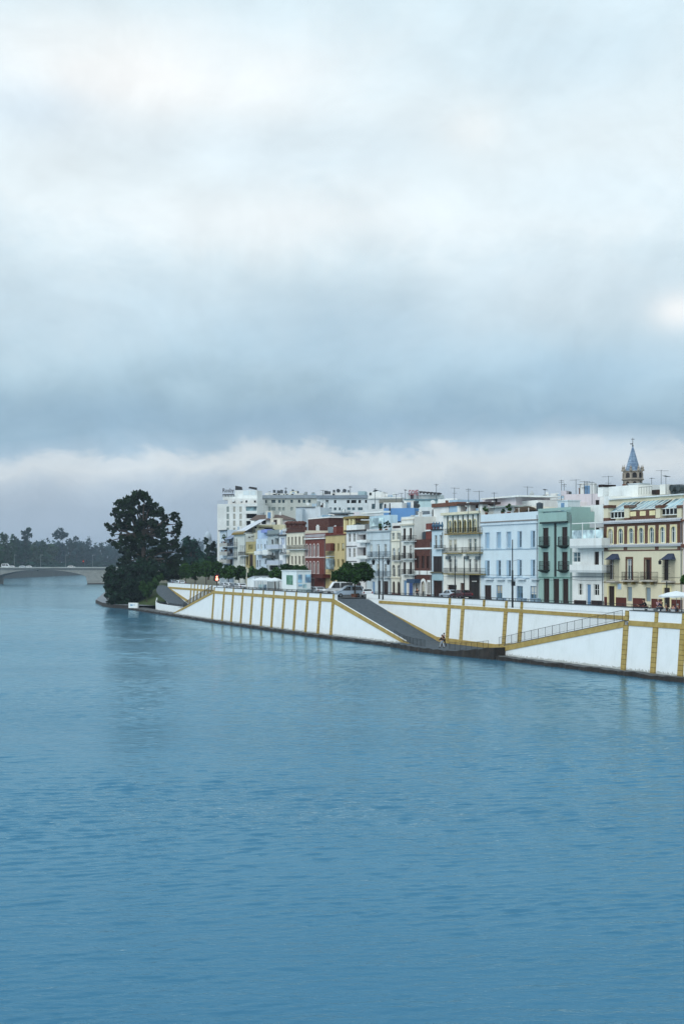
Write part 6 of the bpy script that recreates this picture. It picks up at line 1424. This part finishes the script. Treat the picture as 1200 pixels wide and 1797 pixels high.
# ---------------------------------------------------------------- lamps, poles, signals
def lantern(mb, c, s=1.0):
    x, y, z = c; mb.lathe([(.06 * s, z - .42 * s), (.13 * s, z - .38 * s), (.24 * s, z + .1 * s), (.3 * s, z + .13 * s), (.12 * s, z + .32 * s), (.04 * s, z + .38 * s), (.03 * s, z + .5 * s)], 6, (x, y))
def lamp_post(label, x, t, ytop, arm=None, yl=None):
    p = street_pt(x, t); k = p.y / F; h = CAMH - (ytop - HY) * k - ZST
    root = empty('street_lamp', p); tag(root, label, 'street lamp', 'lantern posts on the street', 'thing')
    mb = MB(); mb.tube((0, 0, 0), (0, 0, .8), .14, .11, 8); mb.tube((0, 0, .8), (0, 0, h), .085, .06, 8); mb.build('post', IRON, root)
    if arm:
        z = CAMH - (yl - HY) * k - ZST; dx = arm * k
        mb = MB(); mb.tube((0, 0, z + .55), (dx, 0, z + .55), .035, n=5); mb.tube((0, 0, z - .1), (dx * .8, 0, z + .53), .025, n=5); mb.build('arm', IRON, root)
        mb = MB(); lantern(mb, (dx, 0, z), 1.15); mb.build('lantern', IRON, root)
    return root
lamp_post('lantern post with its lamp towards the round tree, at the pale grey house', 665, 7, 958, -10, 986)
lamp_post('lantern post with its lamp away from the round tree, at the pale grey house', 671.5, 6.2, 976, 9.5, 986)
lamp_post('plain dark post in front of the gallery house, under its left balcony', 798, 8, 976)
lamp_post('dark post in front of the gallery house, beside the wide dark door', 814.2, 8, 978)
r_ = lamp_post('tall thick black pole with a box before the pale blue house', 898.7, 4.4, 947)
k = street_pt(898.7, 4.4).y / F; z = CAMH - (1028 - HY) * k - ZST
mb = MB(); mb.box(-.14, .34, -.16, .16, z, z + .55); mb.build('control_box', IRON, r_)
mb = MB(); zz = CAMH - (985 - HY) * k - ZST; mb.tube((0, 0, zz), (.95, 0, zz + .3), .02, n=4); mb.build('arm', IRON, r_)
mb = MB(); h = CAMH - (947 - HY) * k - ZST; mb.tube((0, 0, .0), (0, 0, h * .55), .13, .11, 8); mb.build('sleeve', IRON, r_)
lamp_post('brown post in front of the cream house, beside the blue-hooded window', 1169, 7, 1020)
p = street_pt(433, 4.5); root = empty('street_pole', p); tag(root, 'slim white pole between the orange trees and the white tent', 'pole', None, 'thing')
k = p.y / F; h = CAMH - (995 - HY) * k - ZST; mb = MB(); mb.tube((0, 0, 0), (0, 0, h), .09, .07, 8); mb.build('shaft', paint('#c9c6b8', .5), root); mb = MB(); mb.box(-.05, .4, -.1, .1, h - 1.1, h - .3); mb.build('plate', paint('#b9b49a', .5), root)
# lit red signal by the far ramp
p = street_pt(381, 5.0); k = p.y / F; root = empty('traffic_light', p); tag(root, 'glowing red traffic light above the far ramp', 'traffic light', None, 'thing')
zl = CAMH - (1014 - HY) * k - ZST; mb = MB(); mb.tube((0, .1, 0), (0, .1, zl + 1.2), .07, n=6); mb.build('post', IRON, root)
mb = MB(); mb.box(-.45, .45, -.1, .3, zl - .75, zl + .85); mb.build('housing', paint('#2a1413', .6), root)
LRED = emis('#ff8068', 5.0)
for dz, rr in ((.2, .2), (-.3, .3)):
    mb = MB(); mb.tube((0, -.101, zl + dz), (0, -.16, zl + dz), rr, rr * .9, n=14); mb.build('lens', LRED, root)
p = at(147, HY, BRY + 4); k = p.y / F; p.z = BRZ; root = empty('traffic_light', p); tag(root, 'small red traffic light on the bridge', 'traffic light', None, 'thing')
zl = CAMH - (985 - HY) * k - BRZ; mb = MB(); mb.tube((0, .1, 0), (0, .1, zl + 1), .1, n=6); mb.build('post', IRON, root); mb = MB(); mb.box(-.55, .55, -.2, .3, zl - .9, zl + .9); mb.build('housing', paint('#3a1a16', .5), root)
mb = MB(); mb.tube((0, -.21, zl), (0, -.28, zl), .3, n=12); mb.build('lens', emis('#d8483a', .9), root)
for i, (x, lab) in enumerate([(26, 'thin lamp post on the bridge near its far end'), (72, 'thin lamp post over the middle of the bridge arch'), (116, 'thin lamp post on the bridge, right of the arch top'), (163, 'thin lamp post on the bridge over the pier')]):
    p = at(x, HY, BRY + 6); p.z = BRZ; root = empty('bridge_lamp', p); tag(root, lab, 'street lamp', 'lamp posts on the bridge', 'thing'); mb = MB(); mb.tube((0, 0, 0), (0, 0, 7.5), .12, .07, 6); mb.build('post', paint('#7f8b90', .5), root); mb = MB(); mb.box(-.1, 1.3, -.12, .12, 7.4, 7.55); mb.build('lamp_head', paint('#a9b3b6', .5), root)
# ---------------------------------------------------------------- kiosks, parasols, tables
def frame_at(x0, x1, t0_, t1_=None):
    a = P(solve_s(x0, t0_), t0_); c = P(solve_s(x1, t1_ or t0_), t1_ or t0_); return a, c
def kiosk():
    a, c = frame_at(494.5, 521, 5.0); w = (c - a).length; ex = (c - a).normalized(); k = a.y / F
    root = empty('street_kiosk', (a.x, a.y, ZST), math.atan2(ex.y, ex.x)); tag(root, 'large white box kiosk with a green poster and blue panels', 'kiosk', None, 'thing')
    h = House.__new__(House); h.PL, h.PR, h.ex, h.ey, h.z0, h.root = Vector((a.x, a.y, 0)), c, ex, Vector((-ex.y, ex.x, 0)), ZST, root
    DK_ = 25 * k * 1.02; z1 = CAMH - (1002 - HY) * k - ZST; mb = MB(); mb.box(0, w, 0, DK_, 0, z1); o = mb.build('body', plaster('#e6eef0', .05), root); o.modifiers.new('edge', 'BEVEL').width = .05
    mb = MB(); mb.box(-.1, w + .1, -.12, DK_ + .1, z1 + .002, z1 + .18); mb.build('roof', plaster('#dfe6e8'), root)
    post = h.slab('poster', 502.5, 513.5, 1009, 1025.5, -.06, -.002, foliage('#2f5c49', '#7fa894', 1.4), 495)
    for u0, u1, v0, v1, nm, mt in ((.08, .36, .52, .86, 'blue_panel', glass('#8db4d6', .3, .3)), (.58, .98, .52, .86, 'blue_panel', glass('#8db4d6', .3, .3)), (.1, .38, .36, .46, 'blue_panel', glass('#8db4d6', .3, .3)), (.42, .68, .30, .46, 'blue_panel', glass('#a9cadf', .3, .3)), (.04, .98, .08, .26, 'shutter', glass('#b9d6de', .4))):
        mb = MB(); mb.box(w + .003, w + .05, DK_ * u0, DK_ * u1, z1 * v0, z1 * v1); mb.build(nm, mt, root)
    mb = MB(); mb.box(w + .002, w + .03, .02, .08, .05, z1 - .05); mb.build('door_joint', plaster('#8d999d'), root)
kiosk()
def tent():
    a, c = frame_at(434, 446, 5.2); w = (c - a).length; ex = (c - a).normalized(); k = a.y / F
    root = empty('market_tent', (a.x, a.y, ZST), math.atan2(ex.y, ex.x)); tag(root, 'white sloping-roofed stall left of the parasols', 'stall', None, 'thing')
    ze = CAMH - (1016.5 - HY) * k - ZST; zr = CAMH - (1011.5 - HY) * k - ZST; cloth = plaster('#e9eff2', .05); D = 25 * k
    mb = MB(); mb.prism([(0, 0), (w, 0), (w, zr), (0, ze)], 0, D, 'y'); mb.build('tent_wall', cloth, root)
    mb = MB(); mb.prism([(-.15, ze - .02), (w + .15, zr + .03), (w + .15, zr + .12), (-.15, ze + .07)], -.12, D + .12, 'y'); mb.build('roof', plaster('#dde7ee', .05), root)
    mb = MB()
    for f in (.02, .3, .62, .97): mb.box(w + .002, w + .035, D * f - .03, D * f + .03, .02, zr - .02)
    mb.build('seam_frame', plaster('#9fb2bf'), root)
    for f0, f1 in ((.34, .58), (.66, .9)):
        mb = MB(); mb.box(w + .002, w + .03, D * f0, D * f1, .3, 1.5); mb.build('blue_panel', glass('#a9c6dc', .3), root)
    for i in range(4):
        mb = MB(); mb.box(w + .003, w + .05, D * .42 + i * .25, D * .42 + i * .25 + .15, zr - .62, zr - .38); mb.build('sign_mark', paint('#6a747c', .5), root)
tent()
def parasol(label, p, hw, ztop, rim, n=8, group=None, col='#d9dee1'):
    root = empty('parasol', p); tag(root, label, 'parasol', group, 'thing')
    mb = MB(); top = Vector((0, 0, ztop)); ring = [Vector((hw * math.cos(6.2832 * i / n + .4), hw * math.sin(6.2832 * i / n + .4), rim)) for i in range(n)]
    for i in range(n):
        a, c = ring[i], ring[(i + 1) % n]; m = a.lerp(c, .5) * .96; m.z = rim + .02; ca, cc = top.lerp(a, .55) + Vector((0, 0, .06)), top.lerp(c, .55) + Vector((0, 0, .06))
        mb.face([top, ca, cc]); mb.face([ca, a, m, c, cc]); dn = Vector((0, 0, -.2)); mb.face([a, a + dn, m + dn * .8, m]); mb.face([m, m + dn * .8, c + dn, c])
    mb.build('canopy', plaster(col, .04), root)
    mb = MB(); mb.tube((0, 0, 0), (0, 0, ztop + .08), .03, n=6); mb.build('pole', paint('#8d8a84', .4), root)
    mb = MB(); mb.lathe([(.3, 0), (.3, .08), (.06, .12)], 12); mb.build('base', paint('#55585a', .7), root)
    mb = MB()
    for i in range(n): mb.tube((0, 0, ztop - .35), ring[i].lerp(top, .3), .012, n=3)
    mb.build('rib_frame', paint('#9a968e', .5), root)
    return root
parasol('big white parasol over the terrace in front of the cream house', street_pt(1186, 5.6), 1.9, 2.72, 2.2)
for i, (x, t, lab) in enumerate([(458, 4.6, 'white parasol nearest the tent'), (470, 5.4, 'white parasol in the middle of the three beside the tent'), (482, 4.8, 'white parasol close to the kiosk')]):
    parasol(lab, street_pt(x, t), 1.7, 3.0, 2.45, group='white parasols between tent and kiosk')
def cafe_table(label, p, col='#dfe3e4'):
    root = empty('cafe_table', p); tag(root, label, 'table', 'tables on the terrace', 'thing')
    mb = MB(); mb.lathe([(.42, .72), (.42, .75)], 16); mb.build('tabletop', paint(col, .4), root); mb = MB(); mb.tube((0, 0, .04), (0, 0, .719), .04, n=8); mb.lathe([(.26, 0), (.26, .04)], 12); mb.build('pedestal', STEEL, root)
def cafe_chair(label, p, rz, col='#b9bdc0'):
    root = empty('cafe_chair', p, rz); tag(root, label, 'chair', 'chairs on the terrace', 'thing'); m = paint(col, .4)
    mb = MB(); mb.box(-.21, .21, -.21, .21, .43, .46); mb.build('seat', m, root); mb = MB(); mb.box(-.21, -.18, -.21, .21, .55, .86); mb.build('backrest', m, root)
    for sx_ in (-.19, .19):
        for sy_ in (-.19, .19):
            mb = MB(); mb.tube((sx_, sy_, 0), (sx_, sy_, .86 if sx_ < 0 else .429), .014, n=5); mb.build('leg', m, root)
cafe_table('white cafe table between the bending waiter and the standing pair', street_pt(1147, 5.0)); cafe_table('white cafe table beside the waiter, partly behind the parapet', street_pt(1132.5, 4.0)); cafe_table('white cafe table under the big parasol', street_pt(1179, 4.6)); cafe_table('white cafe table at the right end of the terrace', street_pt(1196, 4.8))
# low planter under the round tree, barriers by the ramp head
p = street_pt(622, 8.6); root = empty('planter', p); tag(root, 'low round brown planter at the foot of the round tree', 'planter', None, 'thing'); mb = MB(); mb.lathe([(.5, 0), (.62, .5), (.66, .55)], 14); mb.build('tub', TERRA, root); mb = MB(); mb.lathe([(.58, .551), (.5, .6)], 14); mb.build('soil', SOIL, root)
# ---------------------------------------------------------------- people
SKIN = paint('#b98a70', .6)
def person(label, p, rz, top, legs, hair, pose='stand', h=1.7, group=None, lean=0.0, arm=(.25, .25)):
    root = empty('person', p, rz); tag(root, label, 'person', group, 'thing'); s = h / 1.7
    J = {}
    hipz = .88 if pose != 'sit' else .5
    J['pel'] = (0, 0, hipz); fw = lean
    def up(z, f): return (f * fw, 0, hipz + z)
    J['wai'] = up(.18, .25); J['che'] = up(.40, .65); J['nec'] = up(.56, .95); J['hea'] = up(.66, 1.08); J['crn'] = up(.80, 1.15)
    par = [('pel', 'wai'), ('wai', 'che'), ('che', 'nec'), ('nec', 'hea'), ('hea', 'crn')]; rad = {'pel': .13, 'wai': .12, 'che': .145, 'nec': .055, 'hea': .09, 'crn': .085}
    for sd, nm in ((1, 'a'), (-1, 'b')):
        J['hip' + nm] = (0, sd * .09, hipz - .05)
        st = {'stand': .0, 'walk': .22 * sd, 'sit': 0}[pose]
        if pose == 'sit': J['kne' + nm] = (.42, sd * .1, hipz - .02); J['ank' + nm] = (.42, sd * .1, .08); J['toe' + nm] = (.6, sd * .11, .04)
        else: J['kne' + nm] = (st * .7 + .03, sd * .095, .47); J['ank' + nm] = (st * 1.15 - (.05 if st < 0 else 0), sd * .1, .09); J['toe' + nm] = (st * 1.15 + .15, sd * .11, .04)
        J['sho' + nm] = (J['che'][0] * 1.1, sd * .19, J['che'][2] + .09); a = arm[0] if sd > 0 else arm[1]
        J['elb' + nm] = (J['sho' + nm][0] + a * .6, sd * .24, J['sho' + nm][2] - .27 + abs(a) * .1); J['wri' + nm] = (J['elb' + nm][0] + a * 1.0 + .03, sd * .22, J['elb' + nm][2] - .22 + abs(a) * .35)
        J['pal' + nm] = tuple(Vector(J['wri' + nm]) + (Vector(J['wri' + nm]) - Vector(J['elb' + nm])).normalized() * .08)
        par += [('pel', 'hip' + nm), ('hip' + nm, 'kne' + nm), ('kne' + nm, 'ank' + nm), ('ank' + nm, 'toe' + nm), ('che', 'sho' + nm), ('sho' + nm, 'elb' + nm), ('elb' + nm, 'wri' + nm), ('wri' + nm, 'pal' + nm)]
        rad.update({'hip' + nm: .095, 'kne' + nm: .06, 'ank' + nm: .042, 'toe' + nm: .035, 'sho' + nm: .062, 'elb' + nm: .043, 'wri' + nm: .028, 'pal' + nm: .034})
        d = (Vector(J['wri' + nm]) - Vector(J['elb' + nm])).normalized()
        for i in range(5):
            o = Vector((0, (i - 2) * .019, 0)); base = Vector(J['pal' + nm]) + o + d * (.03 if i else 0); L = (.05, .075, .085, .08, .065)[i]; f = 'fin%d%s' % (i, nm)
            J[f] = tuple(base + d * L + Vector((.015, (.02 if i == 4 else -.03 if i == 0 else 0) * 1, 0))); par.append(('pal' + nm, f)); rad[f] = .0085
    def skin(name, keys, grow, mat, parent, edges=None):
        ks = [k for k in J if k in keys]; ix = {k: i for i, k in enumerate(ks)}; es = [(ix[a], ix[c]) for a, c in par if a in ix and c in ix]
        me = bpy.data.meshes.new(name); me.from_pydata([tuple(Vector(J[k]) * s) for k in ks], es, []); o = bpy.data.objects.new(name, me); COL.objects.link(o); o.parent = parent
        o.modifiers.new('skin', 'SKIN'); me.skin_vertices or None
        for i, k in enumerate(ks):
            r = (rad[k] + grow(k)) * s; me.skin_vertices[0].data[i].radius = (r, r)
        me.skin_vertices[0].data[0].use_root = True
        sb = o.modifiers.new('smooth', 'SUBSURF'); sb.levels = sb.render_levels = 1
        me.materials.append(mat); return o
    body = skin('body', list(J), lambda k: 0, SKIN, root)
    leg = [k for k in J if k[:3] in ('pel', 'hip', 'kne', 'ank')]; skin('trousers', leg, lambda k: .02 if k[:3] != 'ank' else .028, legs, root)
    tp = [k for k in J if k[:3] in ('pel', 'wai', 'che', 'sho', 'elb')] + ['wria', 'wrib']; skin('jacket', tp, lambda k: .025 if k[:3] != 'wri' else .018, top, root)
    c = Vector(J['crn']) * s; mb = MB(); mb.lathe([(.105, -.07), (.112, 0), (.095, .06), (.05, .095), (.01, .105)], 10); mb.v = [(v[0] + c.x - .02, v[1] + c.y, v[2] + c.z) for v in mb.v]; mb.build('hair', hair, root, True)
    for sd in (1, -1):
        k = 'ank' + ('a' if sd > 0 else 'b'); q = Vector(J[k]) * s; mb = MB(); mb.box(q.x - .07, q.x + .2, q.y - .05, q.y + .05, 0, .1); o = mb.build('shoe', paint('#22201f', .6), root); o.modifiers.new('edge', 'BEVEL').width = .025
    f = Vector(J['hea']) * s; mb = MB(); mb.lathe([(.004, .0), (.016, .012), (.006, .05)], 6, (f.x + .1, f.y)); mb.v = [(v[0], v[1], v[2] + f.z + .02) for v in mb.v]; mb.build('nose', SKIN, root)
    for sd in (1, -1):
        mb = MB(); mb.box(f.x + .086, f.x + .1, sd * .035 - .012, sd * .035 + .012, f.z + .06, f.z + .074); mb.build('eye', IRON, root)
    return root
BLK = paint('#17161a', .8); NAVY = paint('#2b3448', .8); WHT = paint('#aab0b8', .8); BRN = paint('#3a2a20', .8); GRY = paint('#6f747c', .8); HBR = paint('#2a1c14', .7); HGR = paint('#8a8782', .7); PNK = paint('#a9848a', .8)
def lan_pt(x, y):
    t = .6
    for _ in range(6):
        q = Pz(x, y, t); t += (q.z - .63) * 6 * .2
    q = P(solve_s(x, t), t); q.z = .63; return q
# walkers stand on the landing, where the sight line meets its paving
def ground_pt(x, y, z): Y = (CAMH - z) * F / (y - HY); return Vector(((x - CX) / F * Y, Y, z))
person('person in dark jacket and pale trousers walking on the landing', ground_pt(775.2, 1136.5, .63), 2.6, BLK, WHT, HBR, 'walk')
person('person in all dark clothes walking just behind the pale-trousered one', ground_pt(778.6, 1134.0, .63), 2.6, BLK, BLK, HBR, 'walk', 1.76)
person('waiter bending forward beside a cafe table in front of the cream house', street_pt(1133.5, 5.2), math.pi + .2, BLK, BLK, HBR, 'stand', lean=.34, arm=(.5, .3))
person('grey-haired person in a patterned top standing on the terrace', street_pt(1154.5, 5.6), -1.2, PNK, GRY, HGR, 'stand')
person('person in a navy coat standing beside the grey-haired one', street_pt(1159.5, 5.2), 2.2, NAVY, NAVY, HBR, 'stand')
person('person with pale hair seated at the table under the parasol', street_pt(1168, 4.9), .3, BRN, BRN, HGR, 'sit')
person('person in a blue top seated under the big parasol', street_pt(1180.5, 3.7), 1.2, paint('#3d4f86', .8), NAVY, HBR, 'sit')
person('grey-haired person in a brown jumper seated under the big parasol', street_pt(1188, 4.4), 3.0, BRN, GRY, HGR, 'sit')
for x, t, rz in ((1168, 4.9, .3), (1180.5, 3.7, 1.2), (1188, 4.4, 3.0)):
    p = street_pt(x, t); cafe_chair({1168: 'chair holding the pale-haired person', 1180.5: 'chair holding the person in the blue top', 1188: 'chair holding the person in the brown jumper'}[x], p, rz)
person('person in grey standing at the dark doorway of the gallery house', street_pt(787, 16.0, ZST + .13), -1.4, GRY, NAVY, HBR, 'stand')
person('person in black passing the door of the brick-red house', street_pt(732, 14.0), 1.9, BLK, BLK, HBR, 'walk')
# ---------------------------------------------------------------- air
def haze():
    m = bpy.data.materials.new('river_haze'); m.use_nodes = True; nt = NT(m.node_tree); nt.n.clear(); out = nt.new('ShaderNodeOutputMaterial'); v = nt.new('ShaderNodeVolumePrincipled')
    v.inputs['Color'].default_value = (.62, .74, .92, 1); v.inputs['Density'].default_value = .00013; v.inputs['Anisotropy'].default_value = .1
    nt.l.new(v.outputs[0], out.inputs['Volume'])
    mb = MB(); mb.box(-2600, 2600, -220, 3100, -3, 51); o = tag(mb.build('haze', m), 'thin blue evening haze over the river and town', 'haze', None, 'stuff')
haze()
scene.cycles.max_bounces = 6; scene.cycles.volume_bounces = 0; scene.cycles.diffuse_bounces = 3; scene.cycles.glossy_bounces = 3
